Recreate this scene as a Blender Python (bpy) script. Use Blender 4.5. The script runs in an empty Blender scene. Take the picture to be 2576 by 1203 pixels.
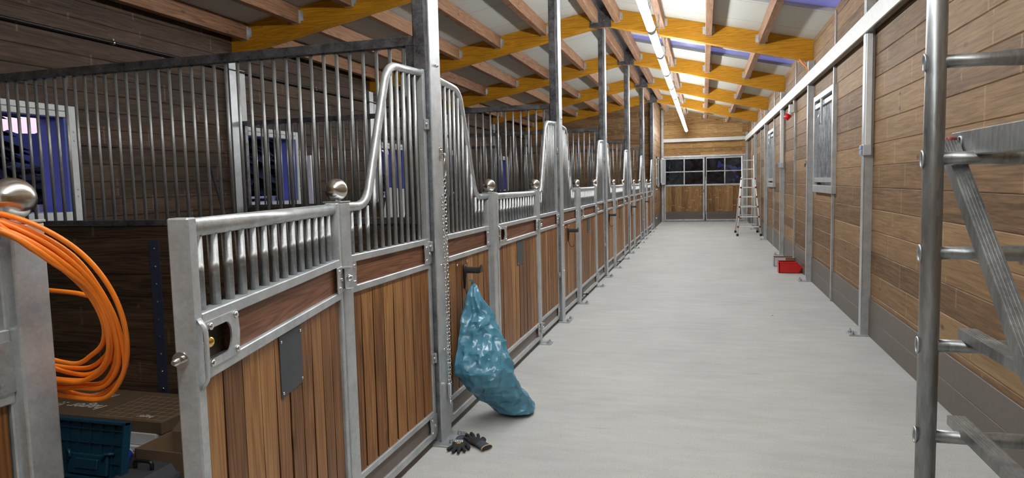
import bpy, bmesh, math, random
from mathutils import Vector, Matrix
random.seed(7)
C = bpy.context.scene
COL = C.collection
R = math.radians
# ------------------------------------------------------------------ camera
Y1 = 3.533; S = 3.5; XR = 2.985; XL = -4.05; YE = 25.08; YB = -3.6
def Y(k): return Y1 + S*k
cam_d = bpy.data.cameras.new('camera'); cam = bpy.data.objects.new('camera', cam_d); COL.objects.link(cam)
yaw, pit, rol, camh, camx, FPX = 0.2808, 0.0823, -0.0242, 1.5134, 1.4735, 1675.2
f = Vector((-math.sin(yaw)*math.cos(pit), math.cos(yaw)*math.cos(pit), -math.sin(pit)))
r0 = Vector((math.cos(yaw), math.sin(yaw), 0)); u0 = r0.cross(f)
r = math.cos(rol)*r0 + math.sin(rol)*u0; u = -math.sin(rol)*r0 + math.cos(rol)*u0
cam.matrix_world = Matrix(((r.x, u.x, -f.x, camx), (r.y, u.y, -f.y, 0), (r.z, u.z, -f.z, camh), (0, 0, 0, 1)))
cam_d.sensor_fit = 'HORIZONTAL'; cam_d.sensor_width = 36; cam_d.lens = 36*FPX/2576
cam_d.clip_start = 0.05; cam_d.clip_end = 400
C.camera = cam
# ------------------------------------------------------------------ world: dusk sky, exposure
W = bpy.data.worlds.new('dusk'); C.world = W; W.use_nodes = True
nt = W.node_tree; nt.nodes.clear()
o = nt.nodes.new('ShaderNodeOutputWorld'); bg = nt.nodes.new('ShaderNodeBackground')
tc = nt.nodes.new('ShaderNodeTexCoord'); sp = nt.nodes.new('ShaderNodeSeparateXYZ'); cr = nt.nodes.new('ShaderNodeValToRGB')
nt.links.new(tc.outputs['Generated'], sp.inputs[0]); nt.links.new(sp.outputs['Z'], cr.inputs[0])
nt.links.new(cr.outputs[0], bg.inputs[0]); nt.links.new(bg.outputs[0], o.inputs[0])
e = cr.color_ramp.elements
e[0].position = 0.0; e[0].color = (0.02, 0.025, 0.05, 1)
e[1].position = 1.0; e[1].color = (0.17, 0.18, 0.42, 1)
for p, c in ((0.02, (0.55, 0.33, 0.45, 1)), (0.14, (0.95, 0.66, 0.80, 1)), (0.30, (0.26, 0.28, 0.60, 1))):
    q = e.new(p); q.color = c
bg.inputs[1].default_value = 0.42
C.view_settings.view_transform = 'Standard'; C.view_settings.look = 'None'
C.view_settings.gamma = 1; C.view_settings.use_curve_mapping = False
C.view_settings.exposure = 1.95
LAMP = 15.0
C.cycles.max_bounces = 8; C.cycles.diffuse_bounces = 5; C.cycles.glossy_bounces = 4
C.cycles.transmission_bounces = 6; C.cycles.sample_clamp_indirect = 6

# ------------------------------------------------------------------ materials
def newmat(name):
    m = bpy.data.materials.new(name); m.use_nodes = True
    t = m.node_tree; b = t.nodes['Principled BSDF']
    return m, t, b
def N(t, typ, **kw):
    n = t.nodes.new(typ)
    for k, v in kw.items():
        if k.startswith('i_'): n.inputs[int(k[2:])].default_value = v
        else: setattr(n, k, v)
    return n
def math_(t, op, a, b=None, c=None):
    n = t.nodes.new('ShaderNodeMath'); n.operation = op
    for i, v in enumerate((a, b, c)):
        if v is None: continue
        if isinstance(v, (int, float)): n.inputs[i].default_value = v
        else: t.links.new(v, n.inputs[i])
    return n.outputs[0]
def mixc(t, fac, a, b, mode='MIX'):
    n = t.nodes.new('ShaderNodeMix'); n.data_type = 'RGBA'; n.blend_type = mode
    for i, v in ((0, fac), (6, a), (7, b)):
        if isinstance(v, (int, float)): n.inputs[i].default_value = v
        elif isinstance(v, tuple): n.inputs[i].default_value = (*v[:3], 1)
        else: t.links.new(v, n.inputs[i])
    return n.outputs[2]
def ramp(t, src, stops):
    n = t.nodes.new('ShaderNodeValToRGB'); t.links.new(src, n.inputs[0]); e = n.color_ramp.elements
    e[0].position, e[1].position = stops[0][0], stops[-1][0]
    e[0].color = (*stops[0][1], 1); e[1].color = (*stops[-1][1], 1)
    for p, c in stops[1:-1]:
        q = e.new(p); q.color = (*c, 1)
    return n.outputs[0]
def bump(t, b, src, strength=.2, dist=.002):
    n = t.nodes.new('ShaderNodeBump'); n.inputs['Strength'].default_value = strength; n.inputs['Distance'].default_value = dist
    t.links.new(src, n.inputs['Height']); t.links.new(n.outputs[0], b.inputs['Normal'])
def flat(name, col, rough=.5, metal=0, spec=.5):
    m, t, b = newmat(name)
    tc = N(t, 'ShaderNodeTexCoord'); no = N(t, 'ShaderNodeTexNoise'); no.inputs['Scale'].default_value = 18; no.inputs['Detail'].default_value = 3
    t.links.new(tc.outputs['Object'], no.inputs['Vector'])
    c = mixc(t, no.outputs[0], tuple(x*.85 for x in col), tuple(min(1, x*1.12) for x in col))
    t.links.new(c, b.inputs['Base Color'])
    b.inputs['Roughness'].default_value = rough; b.inputs['Metallic'].default_value = metal
    b.inputs['Specular IOR Level'].default_value = spec
    return m
def galv(name, lo=(.40, .43, .46), hi=(.70, .73, .75), rough=.36, metal=.75, stretch=1, bmp=.2):
    m, t, b = newmat(name)
    tc = N(t, 'ShaderNodeTexCoord'); mp = N(t, 'ShaderNodeMapping'); mp.inputs['Scale'].default_value = (1, 1, stretch)
    oi = N(t, 'ShaderNodeObjectInfo')
    t.links.new(tc.outputs['Object'], mp.inputs[0])
    loc = N(t, 'ShaderNodeVectorMath', operation='ADD')
    t.links.new(mp.outputs[0], loc.inputs[0]); t.links.new(math_(t, 'MULTIPLY', oi.outputs['Random'], 37.0), loc.inputs[1])
    n1 = N(t, 'ShaderNodeTexNoise'); n1.inputs['Scale'].default_value = 9; n1.inputs['Detail'].default_value = 6; n1.inputs['Roughness'].default_value = .65
    vo = N(t, 'ShaderNodeTexVoronoi'); vo.inputs['Scale'].default_value = 120
    n2 = N(t, 'ShaderNodeTexNoise'); n2.inputs['Scale'].default_value = 120; n2.inputs['Detail'].default_value = 2
    for n in (n1, vo, n2): t.links.new(loc.outputs[0], n.inputs['Vector'])
    sepc = N(t, 'ShaderNodeSeparateColor'); t.links.new(vo.outputs['Color'], sepc.inputs[0])
    v = math_(t, 'ADD', math_(t, 'MULTIPLY', n1.outputs[0], .75), math_(t, 'MULTIPLY', sepc.outputs[0], .10))
    c = ramp(t, v, [(.28, lo), (.58, hi)])
    t.links.new(c, b.inputs['Base Color'])
    t.links.new(math_(t, 'ADD', math_(t, 'MULTIPLY', n1.outputs[0], .25), rough-.12), b.inputs['Roughness'])
    b.inputs['Metallic'].default_value = metal
    bump(t, b, math_(t, 'ADD', n2.outputs[0], math_(t, 'MULTIPLY', n1.outputs[0], 1.5)), bmp, .0008)
    return m
def wood(name, dark, mid, light, along='Y', across='Z', pitch=.2, seg=1.75, vary=.5, marks=0., off=0., rough=.62, knots=1., rnd=False, mark_len=1., grain=1., attr=False, uoff=0., ringamp=.12):
    """boards running along one object axis; each board has its own tone, grain, knots and, where set, pale sawn marks"""
    m, t, b = newmat(name)
    tc = N(t, 'ShaderNodeTexCoord'); sp = N(t, 'ShaderNodeSeparateXYZ'); t.links.new(tc.outputs['Object'], sp.inputs[0])
    third = [a for a in 'XYZ' if a not in (along, across)][0]
    U, V, Wd = sp.outputs[along], sp.outputs[across], sp.outputs[third]
    V = math_(t, 'ADD', V, off)
    U = math_(t, 'ADD', U, uoff)
    row = math_(t, 'FLOOR', math_(t, 'DIVIDE', V, pitch)); sg = math_(t, 'FLOOR', math_(t, 'DIVIDE', U, seg))
    idn = math_(t, 'ADD', math_(t, 'MULTIPLY', row, 13.71), math_(t, 'MULTIPLY', sg, 5.37))
    if attr:
        at = N(t, 'ShaderNodeAttribute'); at.attribute_name = 'board'; idn = math_(t, 'ADD', math_(t, 'MULTIPLY', at.outputs['Fac'], 7.77), math_(t, 'MULTIPLY', sg, 5.37))
    if rnd:
        oi = N(t, 'ShaderNodeObjectInfo'); idn = math_(t, 'ADD', idn, math_(t, 'MULTIPLY', oi.outputs['Random'], 91.7))
    wn = N(t, 'ShaderNodeTexWhiteNoise', noise_dimensions='1D'); t.links.new(idn, wn.inputs['W'])
    rv = wn.outputs['Value']
    cx = N(t, 'ShaderNodeCombineXYZ')
    t.links.new(math_(t, 'ADD', math_(t, 'MULTIPLY', U, .7*grain), math_(t, 'MULTIPLY', rv, 50.)), cx.inputs[0])
    t.links.new(math_(t, 'ADD', math_(t, 'MULTIPLY', V, 14.*grain), math_(t, 'MULTIPLY', rv, 17.)), cx.inputs[1])
    t.links.new(math_(t, 'MULTIPLY', Wd, 14.*grain), cx.inputs[2])
    # growth-ring lines: distorted coordinate through a sine
    n0 = N(t, 'ShaderNodeTexNoise'); n0.inputs['Scale'].default_value = .8; n0.inputs['Detail'].default_value = 2; t.links.new(cx.outputs[0], n0.inputs['Vector'])
    ring = math_(t, 'SINE', math_(t, 'MULTIPLY', n0.outputs[0], 85.))
    n1 = N(t, 'ShaderNodeTexNoise'); n1.inputs['Scale'].default_value = 3.2; n1.inputs['Detail'].default_value = 5; n1.inputs['Roughness'].default_value = .62; n1.inputs['Distortion'].default_value = .5
    t.links.new(cx.outputs[0], n1.inputs['Vector'])
    g = math_(t, 'ADD', math_(t, 'MULTIPLY', n1.outputs[0], .8), math_(t, 'MULTIPLY', ring, ringamp))
    g = math_(t, 'ADD', g, math_(t, 'MULTIPLY', math_(t, 'SUBTRACT', rv, .5), vary))
    col = ramp(t, g, [(.12, dark), (.42, mid), (.75, light)])
    # knots
    ck = N(t, 'ShaderNodeCombineXYZ')
    t.links.new(math_(t, 'ADD', math_(t, 'MULTIPLY', U, 2.2), math_(t, 'MULTIPLY', rv, 9.)), ck.inputs[0]); t.links.new(math_(t, 'MULTIPLY', V, 4.3), ck.inputs[1]); t.links.new(math_(t, 'MULTIPLY', Wd, 2.), ck.inputs[2])
    vo = N(t, 'ShaderNodeTexVoronoi'); vo.inputs['Scale'].default_value = 1.0; t.links.new(ck.outputs[0], vo.inputs['Vector'])
    kf = ramp(t, vo.outputs['Distance'], [(.035, (1, 1, 1)), (.11, (0, 0, 0))])
    col = mixc(t, math_(t, 'MULTIPLY', kf, .75*knots), col, tuple(x*.45 for x in dark))
    # slow stains
    n3 = N(t, 'ShaderNodeTexNoise'); n3.inputs['Scale'].default_value = 1.6; n3.inputs['Detail'].default_value = 3; t.links.new(tc.outputs['Object'], n3.inputs['Vector'])
    col = mixc(t, .35, col, ramp(t, n3.outputs[0], [(.3, (.72, .70, .70)), (.7, (1.1, 1.08, 1.02))]), 'MULTIPLY')
    if marks:
        fr = math_(t, 'FRACT', math_(t, 'DIVIDE', math_(t, 'ADD', U, math_(t, 'MULTIPLY', rv, 3.3)), mark_len))
        mk = math_(t, 'LESS_THAN', fr, .020/mark_len)
        n4 = N(t, 'ShaderNodeTexNoise'); n4.inputs['Scale'].default_value = 7; t.links.new(tc.outputs['Object'], n4.inputs['Vector'])
        mk = math_(t, 'MULTIPLY', mk, math_(t, 'GREATER_THAN', n4.outputs[0], .46))
        col = mixc(t, math_(t, 'MULTIPLY', mk, marks), col, tuple(min(1, x*1.6+.05) for x in light))
    t.links.new(col, b.inputs['Base Color'])
    b.inputs['Roughness'].default_value = rough; b.inputs['Specular IOR Level'].default_value = .3
    bump(t, b, g, .35, .0015)
    return m
M = {}
M['galv'] = galv('galvanised_steel', (.42, .445, .46), (.60, .625, .64), .38, .55)
M['bar'] = galv('galvanised_bar', (.22, .22, .215), (.38, .38, .375), .42, .65, .3, 0)
M['galv_bright'] = galv('bright_zinc', (.40, .42, .44), (.66, .68, .69), .32, .65)
M['galv_dull'] = galv('weathered_galvanised', (.22, .23, .25), (.50, .52, .54), .42, .8)
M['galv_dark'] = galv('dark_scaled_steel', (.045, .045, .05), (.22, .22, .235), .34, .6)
M['alu'] = galv('scaffold_aluminium', (.20, .205, .205), (.44, .45, .445), .38, .8, .2)
M['chrome'] = flat('polished_zinc', (.78, .79, .8), .16, 1)
M['brass'] = flat('brass', (.85, .60, .16), .14, 1)
M['black'] = flat('black_plastic', (.012, .012, .013), .35)
M['blued'] = flat('blued_steel_strip', (.045, .055, .10), .4, .3)
M['rubber'] = flat('black_rubber', (.014, .014, .015), .75)
M['plate'] = flat('slate_grey_plate', (.052, .058, .066), .5)
M['white'] = flat('white_coated_metal', (.70, .71, .70), .38)
M['white_wood'] = flat('white_painted_frame', (.62, .64, .64), .55)
M['kick'] = flat('brown_plastic_board', (.125, .102, .087), .45)
M['kick_front'] = flat('taupe_plastic_board', (.165, .128, .108), .5)
M['red'] = flat('red_plastic', (.62, .012, .010), .35)
M['red_dark'] = flat('dull_red_plastic', (.22, .02, .02), .5)
M['orange'] = flat('orange_cable_sheath', (.90, .22, .012), .42)
M['teal_box'] = flat('dark_teal_plastic', (.006, .045, .085), .4)
M['blue_roll'] = flat('blue_plastic_tube', (.01, .05, .42), .35)
M['cardboard'] = flat('cardboard', (.20, .125, .07), .85)
M['cardboard_dark'] = flat('dark_printed_cardboard', (.13, .085, .05), .7)
M['card_light'] = flat('pale_cardboard', (.52, .38, .24), .85)
M['styro'] = flat('white_foam_board', (.62, .63, .64), .8)
M['boxgrey'] = flat('dark_grey_plastic', (.05, .053, .06), .5)
M['glove'] = flat('charcoal_glove_coating', (.018, .018, .02), .8)
M['glove_knit'] = flat('blue_grey_knit', (.050, .062, .095), .9)
M['yellow'] = flat('mustard_hem', (.65, .42, .10), .8)
M['socket_blue'] = flat('light_blue_socket_cover', (.25, .36, .56), .4)
M['socket_grey'] = flat('light_grey_plastic', (.50, .52, .54), .45)
M['paper'] = flat('white_print', (.62, .60, .56), .7)
# walls and timber
M['wood_right'] = wood('brown_wall_boards', (.090, .048, .022), (.215, .125, .060), (.35, .225, .115), pitch=.2, seg=1.75, vary=.34, marks=.20, mark_len=.8, ringamp=.04, uoff=-(Y1+1.72-.01))
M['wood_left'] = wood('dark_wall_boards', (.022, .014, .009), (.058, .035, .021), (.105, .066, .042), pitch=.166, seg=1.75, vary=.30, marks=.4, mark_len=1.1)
M['wood_end'] = wood('honey_wall_boards', (.17, .085, .026), (.42, .24, .09), (.60, .39, .17), along='X', pitch=.166, seg=1.4, vary=.28, marks=.3)
M['wood_part'] = wood('partition_boards', (.10, .055, .026), (.24, .140, .068), (.36, .23, .12), along='X', pitch=.166, seg=2.1, vary=.28, marks=.3)
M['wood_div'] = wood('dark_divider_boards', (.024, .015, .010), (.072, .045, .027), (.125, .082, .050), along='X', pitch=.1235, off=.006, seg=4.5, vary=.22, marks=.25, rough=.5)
M['wood_plank'] = wood('oiled_front_planks', (.12, .048, .013), (.275, .118, .035), (.43, .225, .080), along='Z', across='Y', seg=9., vary=.42, knots=.8, rnd=True, rough=.45, attr=True)
M['wood_band'] = wood('dark_inset_board', (.085, .034, .018), (.19, .080, .040), (.29, .140, .075), along='Y', across='Z', pitch=.3, seg=5., vary=.2, rnd=True, rough=.5, grain=1.3, knots=.5)
M['wood_door'] = wood('door_boards', (.12, .06, .022), (.27, .15, .06), (.40, .25, .11), along='Z', across='X', pitch=.118, seg=3., vary=.45, marks=.6, mark_len=.7, knots=1.)
M['glulam'] = wood('yellow_glulam', (.36, .145, .006), (.55, .245, .010), (.70, .36, .025), along='X', pitch=.04, seg=1.8, vary=.10, knots=.35, rough=.5)
M['purlin'] = wood('red_brown_purlin', (.16, .075, .038), (.30, .155, .085), (.42, .24, .14), pitch=.5, seg=9., vary=.3, rnd=True)

# concrete floor
m, t, b = newmat('brushed_concrete'); M['floor'] = m
tc = N(t, 'ShaderNodeTexCoord'); mp = N(t, 'ShaderNodeMapping'); mp.inputs['Scale'].default_value = (1.3, 4.5, 1); t.links.new(tc.outputs['Object'], mp.inputs[0])
a = N(t, 'ShaderNodeTexNoise'); a.inputs['Scale'].default_value = 2.2; a.inputs['Detail'].default_value = 8; a.inputs['Roughness'].default_value = .6; t.links.new(mp.outputs[0], a.inputs['Vector'])
a2 = N(t, 'ShaderNodeTexNoise'); a2.inputs['Scale'].default_value = 160; a2.inputs['Detail'].default_value = 3; t.links.new(tc.outputs['Object'], a2.inputs['Vector'])
a3 = N(t, 'ShaderNodeTexNoise'); a3.inputs['Scale'].default_value = 1.1; a3.inputs['Detail'].default_value = 4; t.links.new(tc.outputs['Object'], a3.inputs['Vector'])
vo = N(t, 'ShaderNodeTexVoronoi'); vo.inputs['Scale'].default_value = 38; vo.inputs['Randomness'].default_value = 1; t.links.new(tc.outputs['Object'], vo.inputs['Vector'])
base = ramp(t, a.outputs[0], [(.25, (.415, .415, .40)), (.5, (.46, .46, .445)), (.78, (.505, .505, .49))])
base = mixc(t, .5, base, ramp(t, a3.outputs[0], [(.3, (.82, .82, .82)), (.7, (1.12, 1.12, 1.1))]), 'MULTIPLY')
base = mixc(t, .55, base, ramp(t, a2.outputs[0], [(.28, (.60, .60, .60)), (.55, (1.08, 1.08, 1.08))]), 'MULTIPLY')
pit_ = ramp(t, vo.outputs['Distance'], [(.06, (1, 1, 1)), (.15, (0, 0, 0))])
a4 = N(t, 'ShaderNodeTexNoise'); a4.inputs['Scale'].default_value = 6; t.links.new(tc.outputs['Object'], a4.inputs['Vector'])
pm = math_(t, 'MULTIPLY', pit_, math_(t, 'GREATER_THAN', a4.outputs[0], .5))
base = mixc(t, math_(t, 'MULTIPLY', pm, .45), base, (.16, .16, .16))
sm = N(t, 'ShaderNodeMapping'); sm.inputs['Scale'].default_value = (1.3, 9, 1); sm.inputs['Location'].default_value = (3, 5, 0); t.links.new(tc.outputs['Object'], sm.inputs[0])
a5 = N(t, 'ShaderNodeTexNoise'); a5.inputs['Scale'].default_value = 1.6; a5.inputs['Detail'].default_value = 3; t.links.new(sm.outputs[0], a5.inputs['Vector'])
sc = ramp(t, a5.outputs[0], [(.70, (0, 0, 0)), (.76, (1, 1, 1))])
base = mixc(t, math_(t, 'MULTIPLY', sc, .30), base, (.25, .25, .25))
t.links.new(base, b.inputs['Base Color']); b.inputs['Roughness'].default_value = .68; b.inputs['Specular IOR Level'].default_value = .35
bump(t, b, math_(t, 'SUBTRACT', math_(t, 'ADD', a2.outputs[0], math_(t, 'MULTIPLY', a.outputs[0], 1.5)), pm), .5, .003)
# ceiling sandwich panel with fine ribs across the slope
m, t, b = newmat('ribbed_white_roof_panel'); M['ceil'] = m
tc = N(t, 'ShaderNodeTexCoord'); sp = N(t, 'ShaderNodeSeparateXYZ'); t.links.new(tc.outputs['Object'], sp.inputs[0])
rib = math_(t, 'SINE', math_(t, 'MULTIPLY', sp.outputs['Y'], 2*math.pi/.05))
jo = math_(t, 'LESS_THAN', math_(t, 'FRACT', sp.outputs['Y']), .012)
c = mixc(t, math_(t, 'MULTIPLY', math_(t, 'ADD', rib, 1.), .5), (.46, .455, .41), (.54, .535, .49))
c = mixc(t, math_(t, 'MULTIPLY', jo, .7), c, (.2, .2, .19))
t.links.new(c, b.inputs['Base Color']); b.inputs['Roughness'].default_value = .5
bump(t, b, rib, .35, .002)
# skylight: translucent sheet
m, t, b = newmat('translucent_skylight'); M['sky'] = m
tr = N(t, 'ShaderNodeBsdfTranslucent'); tr.inputs[0].default_value = (.80, .80, .95, 1)
mx = N(t, 'ShaderNodeMixShader'); mx.inputs[0].default_value = .72
b.inputs['Base Color'].default_value = (.36, .36, .50, 1); b.inputs['Roughness'].default_value = .3
no = N(t, 'ShaderNodeTexNoise'); no.inputs['Scale'].default_value = 3
out = [n for n in t.nodes if n.type == 'OUTPUT_MATERIAL'][0]
t.links.new(b.outputs[0], mx.inputs[1]); t.links.new(tr.outputs[0], mx.inputs[2]); t.links.new(mx.outputs[0], out.inputs[0])
# glass
m, t, b = newmat('window_glass'); M['glass'] = m
b.inputs['Base Color'].default_value = (.9, .95, 1, 1); b.inputs['Roughness'].default_value = .02
b.inputs['Transmission Weight'].default_value = 1; b.inputs['IOR'].default_value = 1.45
no = N(t, 'ShaderNodeTexNoise'); no.inputs['Scale'].default_value = 2.5; bump(t, b, no.outputs[0], .06, .01)
# LED tube
m, t, b = newmat('lit_led_diffuser'); M['led'] = m
b.inputs['Base Color'].default_value = (.9, .9, .9, 1); b.inputs['Emission Color'].default_value = (.94, .985, 1.0, 1); b.inputs['Emission Strength'].default_value = LAMP
# crumpled bag foil
m, t, b = newmat('teal_bag_foil'); M['bag'] = m
tc = N(t, 'ShaderNodeTexCoord')
v1 = N(t, 'ShaderNodeTexVoronoi', feature='F1'); v1.inputs['Scale'].default_value = 11
n1 = N(t, 'ShaderNodeTexNoise'); n1.inputs['Scale'].default_value = 6; n1.inputs['Detail'].default_value = 5; n1.inputs['Distortion'].default_value = 1.6
n2 = N(t, 'ShaderNodeTexNoise'); n2.inputs['Scale'].default_value = 22; n2.inputs['Detail'].default_value = 3; n2.inputs['Distortion'].default_value = 2.
ad = N(t, 'ShaderNodeVectorMath', operation='ADD'); t.links.new(tc.outputs['Object'], ad.inputs[0]); t.links.new(n1.outputs['Color'], ad.inputs[1])
t.links.new(tc.outputs['Object'], n1.inputs['Vector']); t.links.new(tc.outputs['Object'], n2.inputs['Vector']); t.links.new(ad.outputs[0], v1.inputs['Vector'])
c = mixc(t, n1.outputs[0], (.055, .20, .30), (.095, .29, .41)); t.links.new(c, b.inputs['Base Color'])
b.inputs['Roughness'].default_value = .22; b.inputs['Specular IOR Level'].default_value = .6
v1.inputs['Scale'].default_value = 16; n1.inputs['Distortion'].default_value = 0; n1.inputs['Detail'].default_value = 2
sc_ = N(t, 'ShaderNodeVectorMath', operation='SCALE'); t.links.new(n1.outputs['Color'], sc_.inputs[0]); sc_.inputs['Scale'].default_value = .12; t.links.new(sc_.outputs[0], ad.inputs[1])
bump(t, b, math_(t, 'ADD', v1.outputs['Distance'], math_(t, 'MULTIPLY', n1.outputs[0], .5)), .5, .012)
# brushed balls
m, t, b = newmat('brushed_stainless_ball'); M['ball'] = m
tc = N(t, 'ShaderNodeTexCoord'); mp = N(t, 'ShaderNodeMapping'); mp.inputs['Scale'].default_value = (3, 3, 260); t.links.new(tc.outputs['Object'], mp.inputs[0])
n1 = N(t, 'ShaderNodeTexNoise'); n1.inputs['Scale'].default_value = 1.5; n1.inputs['Detail'].default_value = 3; t.links.new(mp.outputs[0], n1.inputs['Vector'])
b.inputs['Base Color'].default_value = (.62, .60, .56, 1); b.inputs['Metallic'].default_value = 1; b.inputs['Roughness'].default_value = .24; b.inputs['Anisotropic'].default_value = .5
bump(t, b, n1.outputs[0], .12, .001)
# outdoors
M['tree'] = flat('dark_conifer_needles', (.012, .02, .018), .9)
M['hill'] = flat('forest_hill', (.022, .04, .10), 1.)
M['ground'] = flat('dark_yard_ground', (.05, .05, .055), .9)
M['dusk_reveal'] = flat('dusk_tinted_reveal', (.07, .12, .42), .6)  # blue of the dusk light on the pale reveal, put into its colour
M['ledge'] = flat('pale_outdoor_ledge', (.45, .5, .6), .6)
M['mesh_floor'] = flat('black_rubber_mat', (.012, .012, .012), .7)

# ------------------------------------------------------------------ mesh builder
class MB:
    def __init__(s): s.bm = bmesh.new()
    def box(s, x0, x1, y0, y1, z0, z1, bev=0, seg=1):
        if x0 > x1: x0, x1 = x1, x0
        if y0 > y1: y0, y1 = y1, y0
        if z0 > z1: z0, z1 = z1, z0
        vs = [s.bm.verts.new(p) for p in ((x0, y0, z0), (x1, y0, z0), (x1, y1, z0), (x0, y1, z0), (x0, y0, z1), (x1, y0, z1), (x1, y1, z1), (x0, y1, z1))]
        fs = [s.bm.faces.new([vs[i] for i in q]) for q in ((3, 2, 1, 0), (4, 5, 6, 7), (0, 1, 5, 4), (1, 2, 6, 5), (2, 3, 7, 6), (3, 0, 4, 7))]
        if bev:
            ed = list({e for f_ in fs for e in f_.edges})
            bmesh.ops.bevel(s.bm, geom=ed, offset=bev, segments=seg, affect='EDGES', profile=.5)
        return s
    def poly(s, pts, d):
        """prism: polygon pts extruded by vector d"""
        d = Vector(d); a = [s.bm.verts.new(p) for p in pts]; b = [s.bm.verts.new(Vector(p)+d) for p in pts]; n = len(pts)
        s.bm.faces.new(a[::-1]); s.bm.faces.new(b)
        for i in range(n): s.bm.faces.new((a[i], a[(i+1) % n], b[(i+1) % n], b[i]))
        return s
    def tube(s, pts, rad, seg=10, closed=False, cap=True, flatten=None):
        pts = [Vector(p) for p in pts]; n = len(pts)
        rads = rad if isinstance(rad, (list, tuple)) else [rad]*n
        def tan(i):
            if closed: return (pts[(i+1) % n]-pts[i-1]).normalized()
            a = pts[max(i-1, 0)]; b = pts[min(i+1, n-1)]; return (b-a).normalized()
        t0 = tan(0); nr = Vector((0, 0, 1)) if abs(t0.z) < .9 else Vector((1, 0, 0))
        nr = (nr - t0*nr.dot(t0)).normalized(); rings = []
        for i in range(n):
            t = tan(i); nr = (nr - t*nr.dot(t)); nr = nr.normalized() if nr.length > 1e-6 else t.orthogonal().normalized()
            bn = t.cross(nr); ring = []
            for j in range(seg):
                a = 2*math.pi*j/seg; v = nr*math.cos(a)+bn*math.sin(a)
                if flatten: v = Vector((v.x*flatten[0], v.y*flatten[1], v.z*flatten[2]))
                ring.append(s.bm.verts.new(pts[i]+v*rads[i]))
            rings.append(ring)
        for i in range(n if closed else n-1):
            A, B = rings[i], rings[(i+1) % n]
            for j in range(seg):
                f_ = s.bm.faces.new((A[j], A[(j+1) % seg], B[(j+1) % seg], B[j])); f_.smooth = True
        if cap and not closed:
            s.bm.faces.new(rings[0][::-1]); s.bm.faces.new(rings[-1])
        return s
    def cyl(s, p0, p1, rad, seg=12): return s.tube([p0, p1], rad, seg)
    def sphere(s, c, rad, u_=20, v_=12, sc=(1, 1, 1)):
        r_ = bmesh.ops.create_uvsphere(s.bm, u_segments=u_, v_segments=v_, radius=rad)
        bmesh.ops.transform(s.bm, matrix=Matrix.Translation(c) @ Matrix.Diagonal((*sc, 1)), verts=r_['verts'])
        for v in r_['verts']:
            for f_ in v.link_faces: f_.smooth = True
        return s
    def bolt(s, p, axis='x', rad=.009, h=.007):
        ax = {'x': Vector((1, 0, 0)), 'y': Vector((0, 1, 0)), 'z': Vector((0, 0, 1)), '-y': Vector((0, -1, 0)), '-x': Vector((-1, 0, 0))}[axis]
        p = Vector(p); s.tube([p, p+ax*h*.6, p+ax*h], [rad, rad*.95, rad*.45], 8); return s
    def mesh(s, name):
        bmesh.ops.recalc_face_normals(s.bm, faces=s.bm.faces)
        me = bpy.data.meshes.new(name); s.bm.to_mesh(me); s.bm.free(); return me
    def build(s, name, mat, parent=None, loc=None, label=None):
        me = s.mesh(name); me.materials.append(M[mat] if isinstance(mat, str) else mat)
        ob = bpy.data.objects.new(name, me); COL.objects.link(ob)
        if parent: ob.parent = parent
        if loc is not None: ob.location = loc
        if label: ob['label'] = label
        return ob
def fillet(pts, rad, n=6):
    pts = [Vector(p) for p in pts]; out = [pts[0]]
    for i in range(1, len(pts)-1):
        a = (pts[i-1]-pts[i]); b = (pts[i+1]-pts[i]); d = min(rad, a.length*.45, b.length*.45)
        A = pts[i]+a.normalized()*d; B = pts[i]+b.normalized()*d
        for k in range(n+1):
            t = k/n; out.append(A*(1-t)**2+pts[i]*2*t*(1-t)+B*t*t)
    out.append(pts[-1]); return out
def thing(name, label, cat, loc=(0, 0, 0), rz=0, group=None):
    o = bpy.data.objects.new(name, None); o.empty_display_size = .1; COL.objects.link(o); o.location = loc; o.rotation_euler = (0, 0, rz)
    return tag(o, label, cat, group)
def tag(o, label, cat, group=None):
    o['label'] = label; o['category'] = cat
    if group: o['group'] = group
    return o
def struct(o):
    o['kind'] = 'structure'; return o
def sempty(name, loc=(0, 0, 0)):
    o = bpy.data.objects.new(name, None); o.empty_display_size = .1; COL.objects.link(o); o.location = loc; o['kind'] = 'structure'; return o
def copy_tree(o, parent=None):
    c = o.copy(); COL.objects.link(c)
    if parent: c.parent = parent
    for ch in o.children: copy_tree(ch, c)
    return c
def dup(root, loc, label, rz=None, group=None):
    c = copy_tree(root); c.location = loc; c['label'] = label
    if rz is not None: c.rotation_euler = (0, 0, rz)
    if group: c['group'] = group
    return c
def inst(src, parent, loc):
    c = src.copy(); COL.objects.link(c); c.parent = parent; c.location = loc; return c
ORD = ['nearest', 'second', 'third', 'fourth', 'fifth', 'sixth', 'seventh', 'eighth', 'ninth', 'tenth', 'eleventh', 'twelfth', 'thirteenth', 'fourteenth', 'fifteenth', 'sixteenth', 'seventeenth']

def ceil_z(x): return 4.2-.245*x if x > 0 else 4.2+.18*x          # underside of the roof sheets
def raf_z(x): return 3.93-.257*x if x > 0 else 3.93+.19*x         # underside of the rafters

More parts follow.
